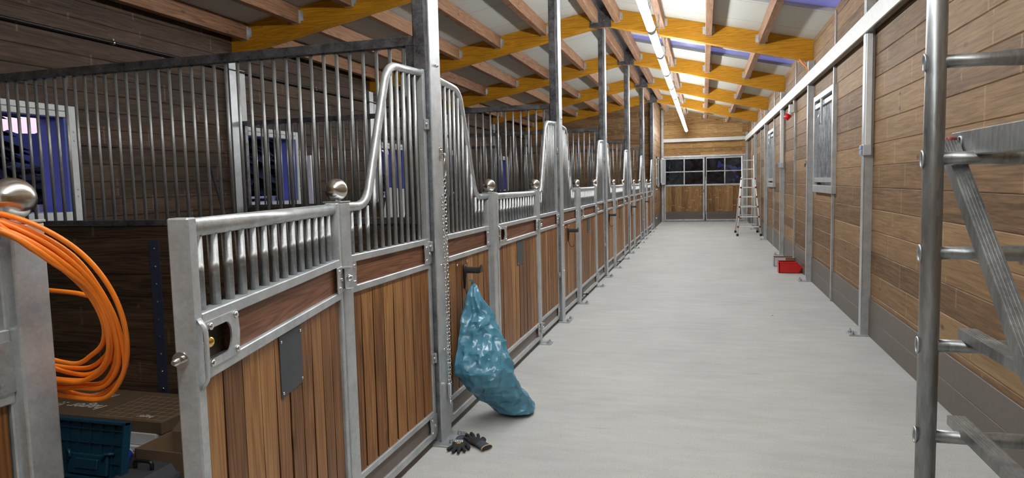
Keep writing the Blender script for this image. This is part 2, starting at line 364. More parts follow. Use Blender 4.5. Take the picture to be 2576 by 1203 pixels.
# ------------------------------------------------------------------ board walls
def board_wall(axis, plane, face, u0, u1, z0, z1, pitch, holes=(), top=None, th=.045, groove=.0065, phase=0):
    """rows of horizontal boards with a V groove between; face = +1/-1 direction the boards look to"""
    mb = MB(); bm = mb.bm
    zs = []; z = z0
    k = math.floor((z0+phase)/pitch+1e-6)+1
    cuts = [z0]
    while k*pitch-phase < z1-1e-4: cuts.append(k*pitch-phase); k += 1
    cuts.append(z1)
    rows = []
    for a, b in zip(cuts[:-1], cuts[1:]):
        sub = sorted({a, b} | {h for (_, _, ha, hb) in holes for h in (ha, hb) if a < h < b})
        for c_, d_ in zip(sub[:-1], sub[1:]): rows.append((c_, d_, c_ == a, d_ == b))
    for (a, b, ga, gb) in rows:
        segs = [(u0, u1)]
        for (ha, hb, za, zb) in holes:
            if a < zb-1e-5 and b > za+1e-5:
                ns = []
                for (p, q) in segs:
                    if hb <= p or ha >= q: ns.append((p, q)); continue
                    if p < ha: ns.append((p, ha))
                    if q > hb: ns.append((hb, q))
                segs = ns
        if top:
            ns = []
            for (p, q) in segs:
                us = [p+(q-p)*i/160 for i in range(161)]; ok = [x for x in us if top(x)+.20 >= b]
                if ok: ns.append((min(ok), max(ok)))
            segs = ns
        g = groove
        prof = [(0, a), (g if ga else 0, a), (0, a+g if ga else a), (0, b-g if gb else b), (g if gb else 0, b)]
        P = []
        if ga: P += [(g, a), (0, a+g)]
        else: P += [(0, a)]
        if gb: P += [(0, b-g), (g, b)]
        else: P += [(0, b)]
        P += [(th, b), (th, a)]
        for (p, q) in segs:
            if q-p < .01: continue
            pts = []
            for (d, zz) in P:
                if axis == 'y': pts.append((plane-face*d, p, zz))
                else: pts.append((p, plane-face*d, zz))
            mb.poly(pts, (0, q-p, 0) if axis == 'y' else (q-p, 0, 0))
    return mb
# floor
mb = MB(); mb.box(XL-.1, XR+.1, YB-.1, YE+.1, -.15, 0); struct(mb.build('floor', 'floor'))
# windows in the left wall
WIN = [(Y(k)+.07, Y(k)+1.29) for k in range(0, 5)]
holesL = [(a+.1, b-.1, 1.36, 2.21) for a, b in WIN]
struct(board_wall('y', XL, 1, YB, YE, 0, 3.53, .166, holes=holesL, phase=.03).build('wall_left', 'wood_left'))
# right wall with two barred shutters and a plain run
winR = [(8.68, 10.13, 1.31, 2.6), (15.62, 16.98, 1.31, 2.6)]
struct(board_wall('y', XR, -1, YB, YE, 0, 3.52, .2, holes=[(a+.08, b-.08, c_+.08, d_-.08) for a, b, c_, d_ in winR], phase=0).build('wall_right', 'wood_right'))
# end wall behind the doors
struct(board_wall('x', YE, -1, -.02, XR+.05, 0, 4.3, .166, holes=[(.06, 2.92, 0, 2.36)], top=lambda x: ceil_z(x)).build('wall_end', 'wood_end'))
# wall behind the camera
struct(board_wall('x', YB, 1, XL-.05, XR+.05, 0, 4.3, .166, top=lambda x: ceil_z(x)).build('wall_rear', 'wood_end'))
# partition closing the last stall and the short wall beside the doors
YP = Y(5)
struct(board_wall('x', YP+.150, -1, XL, -.066, 0, 4.3, .166, top=lambda x: ceil_z(x)).build('wall_partition', 'wood_part'))
struct(board_wall('y', -.02, 1, YP+.14, YE, 0, 4.2, .166, holes=[(22.6, 23.6, 1.36, 2.26)]).build('wall_aisle', 'wood_right'))
mb = MB(); mb.box(-.9, -.85, 22.4, 23.8, 1.2, 2.4); struct(mb.build('wall_closet', 'wood_left'))
# roof slabs, left and right of the ridge, with two skylight strips on the right
mb = MB()
def slab(mb, xa, xb, ya, yb, th=.22, dz=0):
    za, zb = ceil_z(xa)+dz, ceil_z(xb)+dz
    mb.poly([(xa, ya, za), (xb, ya, zb), (xb, ya, zb+th), (xa, ya, za+th)], (0, yb-ya, 0))
slab(mb, XL-.12, 0, YB-.1, YE+.1)
SKY = [(7.85, 8.92), (12.32, 13.0)]
ya = YB-.1
for (a_, b_) in SKY+[(YE+.1, None)]:
    slab(mb, 0, XR+.12, ya, a_); ya = b_
struct(mb.build('ceiling', 'ceil'))
for i, (a_, b_) in enumerate(SKY):
    mb = MB(); slab(mb, .02, XR+.1, a_, b_, .02, .05); struct(mb.build('window_%d' % (8+i), 'sky'))
# dark sheet along the ridge
mb = MB()
for xa, xb in ((-.16, 0), (0, .19)):
    za, zb = ceil_z(xa)-.012, ceil_z(xb)-.012
    mb.poly([(xa, YB, za), (xb, YB, zb), (xb, YB, zb+.01), (xa, YB, za+.01)], (0, YE-YB, 0))
struct(mb.build('trim_ridge', 'galv_dark'))
# skirting of brown plastic boards
mb = MB(); mb.box(XR-.012, XR, YB, YE-.05, 0, .178, .002); mb.box(XR-.012, XR, YB, YE-.05, .181, .36, .002); struct(mb.build('baseboard_right', 'kick'))
mb = MB(); mb.box(XL, XL+.012, YB, YE-.05, 0, .178, .002); mb.box(XL, XL+.012, YB, YE-.05, .181, .36, .002); struct(mb.build('baseboard_left', 'kick'))
mb = MB(); mb.box(-.02, -.008, YP+.2, YE-.05, 0, .178, .002); mb.box(-.02, -.008, YP+.2, YE-.05, .181, .36, .002); struct(mb.build('baseboard_aisle', 'kick'))
# thin joint strips halfway between the right wall posts
for i in range(-1, 6):
    y = Y(i)+1.72
    mb = MB(); mb.box(XR-.03, XR, y, y+.035, 0, 2.81, .002); mb.box(XR-.02, XR, y+.0, y+.03, 2.98, 3.46, .002)
    struct(mb.build('trim_%d' % (i+2), 'galv_bright'))

# ------------------------------------------------------------------ left windows
def left_window(n, a, b):
    w = sempty('window_%d' % n)
    mb = MB()
    x0, x1 = XL-.06, XL+.035
    mb.box(x0, x1, a, a+.1, 1.26, 2.31, .004); mb.box(x0, x1, b-.1, b, 1.26, 2.31, .004)
    mb.box(x0, x1, a+.1, b-.1, 2.26, 2.31, .004); mb.box(x0, x1+.006, a+.1, b-.1, 2.205, 2.255, .004); mb.box(x0, x1, a+.1, b-.1, 1.26, 1.36, .004)
    for z in (1.5, 1.56, 2.0, 2.08):
        mb.bolt((x1, b-.05, z)); mb.bolt((x1, a+.05, z))
    mb.build('window_frame', 'white_wood', w)
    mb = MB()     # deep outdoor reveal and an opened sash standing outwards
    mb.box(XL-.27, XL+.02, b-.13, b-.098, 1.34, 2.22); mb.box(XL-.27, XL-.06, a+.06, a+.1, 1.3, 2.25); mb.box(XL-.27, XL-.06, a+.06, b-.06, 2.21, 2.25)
    mb.build('reveal', 'dusk_reveal', w)
    mb = MB(); mb.box(XL-.40, XL-.06, a+.06, b-.06, 1.32, 1.36); mb.box(XL-.40, XL-.36, a+.06, b-.06, 1.40, 1.43)
    mb.box(XL-.40, XL-.36, a+.08, a+.12, 1.36, 1.40); mb.box(XL-.40, XL-.36, b-.12, b-.08, 1.36, 1.40); mb.build('window_sill', 'ledge', w)
for i, (a, b) in enumerate(WIN): left_window(i+1, a, b)

# ------------------------------------------------------------------ barred shutters of the right wall
for i, (a, b, c_, d_) in enumerate(winR):
    w = sempty('window_%d' % (6+i))
    mb = MB(); x0, x1 = XR-.045, XR+.05
    mb.box(x0, x1, a, a+.07, c_, d_, .004); mb.box(x0, x1, b-.07, b, c_, d_, .004); mb.box(x0, x1, a+.07, b-.07, d_-.07, d_, .004); mb.box(x0-.004, x1, a-.004, b+.004, c_-.004, c_+.09, .003)
    mb.box(x0+.01, x1, a+.07, b-.07, c_+.13, c_+.19, .003); mb.box(x0+.01, x1, a+.07, b-.07, d_-.17, d_-.11, .003)
    mb.build('window_frame', 'galv', w)
    mb = MB(); mb.box(XR+.04, XR+.06, a+.05, b-.05, c_+.05, d_-.05); mb.build('shutter_panel', 'galv_dull', w)
    n = 13
    for k in range(n):
        y = a+.12+(b-a-.24)*k/(n-1)
        mb = MB(); mb.box(XR-.005, XR+.03, y-.018, y+.018, c_+.19, d_-.17, .006); mb.build('bar', 'galv_dull', w)
    mb = MB(); ym = (a+b)/2; mb.box(XR-.07, XR-.04, ym-.02, ym+.02, d_-.42, d_-.08, .008); mb.tube([(XR-.06, ym, d_-.25), (XR-.09, ym, d_-.32), (XR-.08, ym, d_-.42)], .012, 8); mb.build('latch', 'galv', w)

# ------------------------------------------------------------------ outdoors seen through the openings
mb = MB(); mb.box(-160, 120, -90, 170, -.4, -.2); g = struct(mb.build('ground', 'ground'))
def hill(name, label, cx_, cy, L, H, seed, along):
    rnd = random.Random(seed); mb = MB(); n = 220; pr = []
    for i in range(n+1):
        s_ = i/n; hgt = H*(.55+.45*math.sin(s_*math.pi))*(1+.10*math.sin(s_*9+seed))+rnd.uniform(0, H*.10)*(i % 2)
        pr.append((s_*L-L/2, hgt))
    for side in (0,):
        V0 = []; V1 = []; V2 = []
        for (a_, h_) in pr:
            p = Vector(along)*a_; q = Vector((-along[1], along[0], 0))
            V0.append(mb.bm.verts.new(Vector((cx_, cy, -.3))+p-q*18)); V1.append(mb.bm.verts.new(Vector((cx_, cy, h_))+p)); V2.append(mb.bm.verts.new(Vector((cx_, cy, -.3))+p+q*18))
        for i in range(n):
            mb.bm.faces.new((V0[i], V0[i+1], V1[i+1], V1[i])); mb.bm.faces.new((V1[i], V1[i+1], V2[i+1], V2[i]))
    return struct(mb.build(name, 'hill'))
hill('hills', '', -95, 72, 230, 9.6, 3, (.6, .8, 0))
hill('hills', '', 20, 120, 200, 9, 5, (1, 0, 0))
def conifer(x, y, H, Rr, seed):
    rnd = random.Random(seed); mb = MB()
    mb.tube([(0, 0, 0), (0, 0, H*.97)], [.16, .03], 8)
    levels = int(H*3.2)
    for i in range(levels):
        z = .5+(H-.6)*i/levels; rr = Rr*(1-(z/H))**.85+.08
        nb = 26
        for j in range(nb):
            a_ = 2*math.pi*(j+rnd.random())/nb; l = rr*rnd.uniform(.7, 1.12); w_ = rnd.uniform(.3, .55)
            dx, dy = math.cos(a_), math.sin(a_); zz = z+rnd.uniform(-.1, .1)
            p0 = Vector((dx*.1, dy*.1, zz)); p1 = Vector((dx*l, dy*l, zz-l*.38)); s_ = Vector((-dy, dx, 0))*w_; m_ = (p0+p1)/2+Vector((0, 0, .06))
            vs = [mb.bm.verts.new(q) for q in (p0, m_+s_, p1, m_-s_, m_-Vector((0, 0, .22)))]
            for t_ in ((0, 1, 4), (1, 2, 4), (2, 3, 4), (3, 0, 4), (0, 3, 2, 1)): mb.bm.faces.new([vs[k] for k in t_])
    return mb.build('conifer_tree', 'tree', None, (x, y, -.2))
trees = [(-12.3, 9.2, 7.0, 2.0, 'tall dark conifer in the middle of the near left window', 1),
         (-11.5, 6.6, 7.4, 2.4, 'dark conifer filling the left half of the near left window', 2),
         (-24., 19.0, 3.6, 1.9, 'lower dark conifer right of the pink sky in the near window', 3),
         (-12.5, 17.6, 6.6, 2.6, 'dark conifer behind the left part of the second left window', 4),
         (-14., 21.6, 6.4, 2.8, 'dark conifer behind the right part of the second left window', 5)]
for (x, y, H, Rr, lb, sd) in trees: tag(conifer(x, y, H, Rr, sd), lb, 'tree', 'conifers outside the left windows')

rnd = random.Random(9); mb = MB()
for i in range(1300):
    x = rnd.uniform(-7, 9); y = rnd.uniform(-.8, .8); z = rnd.uniform(.1, 3.9); r_ = rnd.uniform(.18, .36)
    r2 = bmesh.ops.create_icosphere(mb.bm, subdivisions=1, radius=r_); bmesh.ops.transform(mb.bm, matrix=Matrix.Translation((x, y, z)) @ Matrix.Rotation(rnd.random()*3, 4, 'Y'), verts=r2['verts'])
hd = mb.build('hedge', 'tree', None, (1.5, 36, -.2)); tag(hd, 'dark hedge outside, seen through the panes of the far doors', 'hedge')
h2 = hd.copy(); COL.objects.link(h2); h2.location = (-17, 20, -.2); h2.rotation_euler = (0, 0, R(75)); h2.scale = (2.2, 1, .64); h2['label'] = 'low dark hedge outside the left wall windows'
# ------------------------------------------------------------------ rafters
for k in range(-1, 6):
    yy = Y(k)-.0
    nm = ['behind the camera', 'nearest', 'second', 'third', 'fourth', 'fifth', 'last and farthest']
    rf = thing('glulam_rafter', ('yellow glulam rafter pair under the roof, %s of the row' % nm[k+1]), 'rafter', (0, yy, 3.9), 0, 'yellow glulam rafters')
    pts = [(0, 0, raf_z(0)-3.9), (XR, 0, raf_z(XR)-3.9), (XR, 0, ceil_z(XR)-3.9), (0, 0, .298)]
    MB().poly(pts, (0, .14, 0)).build('right_beam', 'glulam', rf)
    pts = [(0, 0, raf_z(0)-3.9), (0, 0, .298), (XL, 0, ceil_z(XL)-3.9), (XL, 0, raf_z(XL)-3.9)]
    MB().poly(pts, (0, .14, 0)).build('left_beam', 'glulam', rf)
    mb = MB(); mb.poly([(-.22, -.012, .0), (.11, -.012, -.01), (.11, -.012, .235), (.03, -.012, .285), (-.16, -.012, .285), (-.22, -.012, .25)], (0, .011, 0))
    gp = mb.build('gusset_plate', 'galv_dark', rf)
    mb = MB()
    for (x, z) in ((-.19, .06), (-.19, .2), (-.10, .08), (.0, .1), (.08, .06), (-.08, .24), (.02, .25), (.08, .19)): mb.bolt((x, -.012, z), '-y', .007, .006)
    mb.build('bolts', 'chrome', gp)
# purlins between the rafters, each with two steel hangers
PX = [.20, .87, 1.55, 2.29, -.14, -.95, -1.71, -2.42, -3.12, -3.84]
def purlin_mesh(x):
    z1 = ceil_z(x)-.004; 
    if abs(x) < .3: z1 -= .012
    return z1
pt = thing('roof_purlin', '', 'purlin', (0, 0, 0))
mb = MB(); mb.box(-.045, .045, .142, S-.002, -.182, 0, .004); mb.build('beam', 'purlin', pt)
for yb_ in (.146, S-.05+.0):
    mb = MB(); mb.box(-.0485, -.0455, yb_, yb_+.045, -.185, -.03); mb.box(.0455, .0485, yb_, yb_+.045, -.185, -.03); mb.box(-.0485, .0485, yb_, yb_+.045, -.187, -.1835)
    yf = yb_ if yb_ < 1 else yb_+.043
    mb.box(-.085, -.0485, yf, yf+.003, -.15, -.04); mb.box(.0485, .085, yf, yf+.003, -.15, -.04)
    for s_ in (-1, 1):
        for q in range(4): mb.bolt((s_*.067, yb_ if yb_ < 1 else yb_+.043, -.14+.03*q), '-y', .0035, .003)
    mb.build('joist_hanger', 'galv_bright', pt)
first = True
bay = ['bay above the camera', 'nearest bay ahead', 'second bay', 'third bay', 'fourth bay', 'fifth bay', 'last bay by the doors']
for k in range(-1, 6):
    for i, x in enumerate(PX):
        side = 'right' if x > 0 else 'left'; n = (i if x > 0 else i-4)
        lb = 'brown roof purlin %s, %s from the ridge, %s' % ('over the aisle' if x > 0 else 'over the stalls', ['closest', 'second', 'third', 'fourth', 'fifth', 'sixth'][n], bay[k+1])
        loc = (x, Y(k), purlin_mesh(x))
        if first: pt.location = loc; pt['label'] = lb; pt['group'] = 'purlins between the rafters'; first = False
        else: dup(pt, loc, lb)
# ------------------------------------------------------------------ LED strip under the aisle roof
XLAMP = .90; ZL = 3.245; LP = 1.655
lamp = thing('led_batten_lamp', '', 'lamp', (XLAMP, 0, ZL), 0, 'continuous row of LED lamps')
mb = MB(); mb.tube([(0, .06, 0), (0, 1.54, 0)], .046, 16); mb.build('diffuser', 'led', lamp)
for y in (0.0, 1.54):
    mb = MB(); mb.tube([(0, y, 0), (0, y+.06, 0)], .05, 16); ec = mb.build('end_cap', 'white', lamp)
mb = MB(); mb.box(-.018, .018, .05, 1.55, .044, .062, .003); mb.build('mounting_rail', 'white', lamp)
for s_ in (-1, 1):
    mb = MB(); mb.tube([(s_*.022, -.04, .0), (s_*.022, -.02, .03), (s_*.022, .0, .02)], .007, 6); mb.build('connector_cable', 'rubber', lamp)
mb = MB()
zt = purlin_mesh(.87)-.182-ZL
def chain_links(mb, p0, p1, link=.034, wire=.0028, wid=.010):
    p0, p1 = Vector(p0), Vector(p1); L = (p1-p0).length; d = (p1-p0).normalized(); n = max(1, int(L/(link*.78)))
    a1 = d.orthogonal().normalized(); a2 = d.cross(a1)
    for i in range(n):
        c_ = p0+d*(L*(i+.5)/n); s_ = a1 if i % 2 else a2; pts = []
        for j in range(10):
            a_ = 2*math.pi*j/10; pts.append(c_+d*math.sin(a_)*link*.5+s_*math.cos(a_)*wid)
        mb.tube(pts, wire, 5, closed=True)
chain_links(mb, (-.02, .0, .06), (-.02, .0, zt+.02), .05, .0035, .011)
mb.tube([(-.02+.018*math.cos(a_), 0, zt+.03+.018*math.sin(a_)) for a_ in [2*math.pi*i/10 for i in range(10)]], .003, 5, closed=True)
mb.build('suspension_chain', 'galv_dull', lamp)
y0 = 6.33-LP*5; i = 0; ys = []
while y0+LP*i < 23.1: ys.append(y0+LP*i); i += 1
for i, y in enumerate(ys):
    lb = 'lit white LED tube lamp over the aisle, %s counted from behind the camera' % ORD[i]
    if i == 0: lamp.location = (XLAMP, y, ZL); lamp['label'] = lb
    else: dup(lamp, (XLAMP, y, ZL), lb)

# ------------------------------------------------------------------ tall steel posts
tp = thing('steel_post', '', 'post', (0, 0, 0), 0, 'tall steel posts of the stall row')
mb = MB(); mb.box(-.092, -.0, .012, .128, .012, 3.888, .006, 2); mb.build('shaft', 'galv_dull', tp)
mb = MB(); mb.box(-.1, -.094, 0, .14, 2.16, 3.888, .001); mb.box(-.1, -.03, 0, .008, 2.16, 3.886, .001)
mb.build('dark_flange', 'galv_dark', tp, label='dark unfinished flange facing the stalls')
mb = MB(); mb.box(-.008, .002, -.004, .144, .012, 3.888, .002); mb.build('front_flange', 'galv', tp, label='bright galvanised flange facing the aisle')
mb = MB(); mb.box(-.06, .085, -.05, .19, 0, .012, .003); bp = mb.build('base_plate', 'galv_bright', tp)
for y in (.0, .14):
    mb = MB(); mb.cyl((.055, y, .012), (.055, y, .042), .007, 8); mb.cyl((.055, y, .012), (.055, y, .026), .013, 6); mb.build('bolt', 'galv_dull', bp)
for z in (1.05, 2.2, .55):
    mb = MB(); mb.bolt((.002, .06, z), 'x', .009, .01); mb.bolt((.002, .095, z), 'x', .009, .01); mb.build('screw', 'chrome', tp)
for z in (.52, 1.17, 1.86):
    mb = MB(); mb.box(-.029, -.022, -.05, -.008, z-.03, z+.03, .002); mb.box(-.022, -.012, -.03, -.008, z-.028, z+.028, .002); mb.bolt((-.022, -.035, z), 'x', .009, .01); mb.build('clamp', 'galv_bright', tp)
posts = []
for k in range(-1, 6):
    lb = 'tall steel roof post of the stall row, %s' % ['just beside the camera', 'nearest one in view', 'second ahead', 'third ahead', 'fourth ahead', 'fifth ahead', 'farthest, at the end of the stalls'][k+1]
    if k == -1: tp.location = (0, Y(k), 0); tp['label'] = lb
    else: dup(tp, (0, Y(k), 0), lb)

# ------------------------------------------------------------------ ball posts
bpst = thing('ball_top_post', '', 'post', (0, 0, 0), 0, 'short gate posts with ball caps')
mb = MB(); mb.box(-.08, 0, -.04, .04, .01, 1.452, .005, 2); mb.build('shaft', 'galv', bpst)
mb = MB(); mb.box(-.084, .002, -.042, .042, 1.452, 1.458, .001); mb.build('cap_plate', 'galv_bright', bpst)
mb = MB(); mb.sphere((-.04, 0, 1.508), .0475, 32, 20); mb.cyl((-.04, 0, 1.456), (-.04, 0, 1.466), .016); mb.build('ball_cap', 'ball', bpst)
mb = MB(); mb.box(-.06, .10, -.055, .055, 0, .01, .003); bp = mb.build('base_plate', 'galv_bright', bpst)
for y in (-.03, .03):
    mb = MB(); mb.cyl((.07, y, .01), (.07, y, .036), .007, 8); mb.cyl((.07, y, .01), (.07, y, .022), .013, 6); mb.build('bolt', 'galv_dull', bp)
OA, OB = 1.137, 2.513
first = True
for k in range(-1, 5):
    for s_ in (0, 1):
        yy = Y(k)+(OA if s_ == 0 else OB)
        if k == -1 and s_ == 0: yy = 1.148
        if k == -1: lb = ['short ball-top post under the orange cable at the left edge', 'short post with brushed ball cap, hinge post of the open gate'][s_]
        else: lb = 'short post with brushed ball cap on the %s side of the %s closed gate' % (['near', 'far'][s_], ORD[k])
        if first: bpst.location = (0, yy, 0); bpst['label'] = lb; first = False
        else: dup(bpst, (0, yy, 0), lb)

# ------------------------------------------------------------------ fixed stall panels
Z = dict(rail=1.43, mid1=1.215, mid0=1.183, bt=1.183, bb=1.077, low1=1.077, low0=1.045, wt=1.045, wb=.21, kr=.178, kb=.088, b0=.045)
def board_layer(mb): return mb.bm.faces.layers.float.get('board') or mb.bm.faces.layers.float.new('board')
def planks(L0, L1, z0, z1, x0, x1, seed, gapmax=.007):
    rnd = random.Random(seed); mb = MB(); n = max(1, round((L1-L0)/.115)); w = (L1-L0)/n; lay = board_layer(mb)
    for i in range(n):
        a_ = L0+w*i; g0 = rnd.choice((.0015, .003, .005)); g1 = rnd.choice((.004, .009, .014, .019)); nf = len(mb.bm.faces); zm = z0+(z1-z0)*rnd.uniform(.45, .8)
        fr = [(a_+.0008, z0), (a_+w-g1, z0), (a_+w-g1*.8, zm), (a_+w-g0, z1), (a_+.0005, z1)]; bk = [(a_+.016, z0), (a_+w-g1-.004, z0), (a_+w-g1*.8-.004, zm), (a_+w-g0-.004, z1), (a_+.016, z1)]
        A = [mb.bm.verts.new((x1, q_[0], q_[1])) for q_ in fr]; B = [mb.bm.verts.new((x0, q_[0], q_[1])) for q_ in bk]
        mb.bm.faces.new(A); mb.bm.faces.new(B[::-1])
        for q in range(5): mb.bm.faces.new((A[q], B[q], B[(q+1) % 5], A[(q+1) % 5]))
        mb.bm.faces.ensure_lookup_table()
        for q in range(nf, len(mb.bm.faces)): mb.bm.faces[q][lay] = i+seed*3.3
    return mb
def bracket(parent, y0, y1, z0, z1, x, side, bolts):
    """flat corner plate with a wavy inner edge; side=+1 when the inner edge is at y1"""
    mb = MB(); n = 14; pts = []
    for i in range(n+1):
        t = i/n; zz = z0+(z1-z0)*t; wv = .006*math.sin(t*math.pi*2+1.2)+(.012*math.exp(-((t-.5)/.22)**2)); wv = -wv
        pts.append((x, (y1+wv) if side > 0 else (y0-wv), zz))
    pts = [(x, y0 if side > 0 else y1, z0)]+pts+[(x, y0 if side > 0 else y1, z1)]
    mb.poly(pts, (.004, 0, 0)); pl = mb.build('corner_plate', 'galv_bright', parent)
    for (yy, zz) in bolts:
        mb = MB(); mb.bolt((x+.004, yy, zz), 'x', .009, .007); mb.build('bolt', 'chrome', pl)
barme = MB(); barme.cyl((0, 0, 0), (0, 0, 1), .0105, 12); barme = barme.mesh('bar'); barme.materials.append(M['bar'])
def add_bar(parent, x, y, z0, z1, k=1.):
    o = bpy.data.objects.new('bar', barme); COL.objects.link(o); o.parent = parent; o.location = (x, y, z0); o.scale = (k, k, z1-z0); return o
def stall_panel(mirror, hook, seed):
    """local y runs from the tall post (0) to the ball post (L); mirror flips it"""
    L = .95; sg = -1 if mirror else 1
    root = thing('stall_enclosure', '', 'stall front', (0, 0, 0), 0, 'fixed stall front panels')
    xf, xb = -.03, -.07
    def yb(a_, b_): return (min(sg*a_, sg*b_), max(sg*a_, sg*b_))
    mb = MB()
    y0, y1 = yb(0, .035); mb.box(xb, xf, y0, y1, Z['b0'], 2.165, .003)
    y0, y1 = yb(L-.03, L); mb.box(xb, xf, y0, y1, Z['b0'], 1.40, .003)
    y0, y1 = yb(.03, L-.02)
    mb.box(xb, xf+.002, y0, y1, Z['mid0'], Z['mid1'], .003); mb.box(xb, xf+.002, y0, y1, Z['low0'], Z['low1'], .003)
    mb.box(xb, xf+.002, y0, y1, Z['kr'], Z['wb'], .003); mb.box(xb, xf+.002, y0, y1, Z['b0'], Z['kb'], .003)
    mb.build('frame', 'galv', root)
    path = [(-.05, sg*.02, 2.145), (-.05, sg*.43, 2.125), (-.05, sg*.70, 1.43), (-.05, sg*L, 1.43)]
    mb = MB(); mb.tube(fillet(path, .10, 8), .021, 14); mb.build('top_tube', 'galv_bright', root)
    n = 11
    for i in range(n):
        t = .035+(L-.065)*(i+1)/(n+1)
        if t < .43: zt = 2.145-.02*t/.43
        elif t < .70: zt = 2.125+(1.43-2.125)*(t-.43)/.27
        else: zt = 1.43
        if .36 < t < .46: zt -= .05
        add_bar(root, -.05, sg*t, Z['mid1']-.004, zt-.004)
    y0, y1 = yb(.035, L-.03)
    mb = MB(); mb.box(-.060, -.040, y0, y1, Z['bb'], Z['bt']); mb.build('band_board', 'wood_band', root)
    planks(y0, y1, Z['wb'], Z['wt'], -.062, -.038, seed).build('plank_panel', 'wood_plank', root)
    mb = MB(); mb.box(-.060, -.040, y0, y1, Z['kb'], Z['kr']); mb.build('kick_board', 'kick_front', root)
    for (a_, b_, sd, z0, z1) in ((.0, .10, 1, Z['bb']-.005, Z['bt']+.005), (L-.09, L, -1, Z['bb']-.005, Z['bt']+.005), (.0, .10, 1, Z['kb']-.02, Z['kr']+.01), (L-.08, L, -1, Z['kb']-.01, Z['kr']+.01)):
        ya_, yb_ = yb(a_, b_); s2 = sd*sg; ym_in = (yb_-.025) if s2 > 0 else (ya_+.025)
        bl = [(ym_in, z0+.022), (ym_in, z1-.022)]
        if b_-a_ >= .1: bl.append((ym_in-s2*.04, (z0+z1)/2))
        bracket(root, ya_, yb_, z0, z1, xf+.002, s2, bl)
    if hook:
        yh = sg*.40; hz = .955
        mb = MB(); mb.tube([(-.036, yh, hz+.04), (-.030, yh, hz+.03), (-.028, yh, hz-.03), (-.030, yh, hz-.10), (-.034, yh, hz-.12)], [.012, .022, .020, .014, .006], 10, flatten=(.5, 1, 1))
        pts = []
        for i_ in range(11):
            a_ = math.pi*i_/10; pts.append((-.02, yh-.032*math.cos(a_), hz-.012+.038*math.sin(a_)))
        pts2 = [(p[0], yh+(p[1]-yh)*.86, hz-.012+(p[2]-hz+.012)*.82) for p in pts][::-1]
        mb.poly(pts+pts2, (.10, 0, 0))
        pts = [(.08, yh-.030*math.cos(a_), hz-.01+.05*math.sin(a_)) for a_ in [math.pi*i_/10 for i_ in range(11)]]
        mb.poly(pts, (.006, 0, 0))
        hk = mb.build('bridle_hook', 'black', root, label='black saddle hook screwed to the planks')
        mb = MB(); mb.tube([(-.030, yh, hz-.11), (-.020, yh, hz-.16), (-.0, yh+.01, hz-.185), (.02, yh+.02, hz-.18), (.03, yh+.02, hz-.16)], .0035, 6); mb.build('wire_hook', 'black', hk)
        mb = MB(); mb.bolt((-.034, sg*.27, 1.005), 'x', .009, .006); mb.bolt((-.034, sg*.45, 1.012), 'x', .009, .006); mb.build('screw', 'chrome', root)
    return root
pA = stall_panel(False, True, 11); pB = stall_panel(True, False, 12)
fa = fb = True
for k in range(-1, 5):
    nm = 'just beyond the %s tall steel post' % (['', 'nearest', 'second', 'third', 'fourth', 'fifth'][k+1]) if k >= 0 else 'cut off at the lower left corner'
    lb = 'fixed stall front with a black hook, '+nm
    if k == 0: lb = 'fixed wooden stall front that carries the teal bag on its hook'
    loc = (0, Y(k)+.146, 0)
    if fa: pA.location = loc; pA['label'] = lb; fa = False
    else: dup(pA, loc, lb)
for k in range(0, 6):
    lb = 'fixed stall front without hook, ending at the %s tall post' % (['nearest', 'second', 'third', 'fourth', 'fifth', 'farthest'][k])
    loc = (0, Y(k)-.008, 0)
    if fb: pB.location = loc; pB['label'] = lb; fb = False
    else: dup(pB, loc, lb)
# the side of the first hook panel in the corner of the photo has a wide plate; nothing else to add

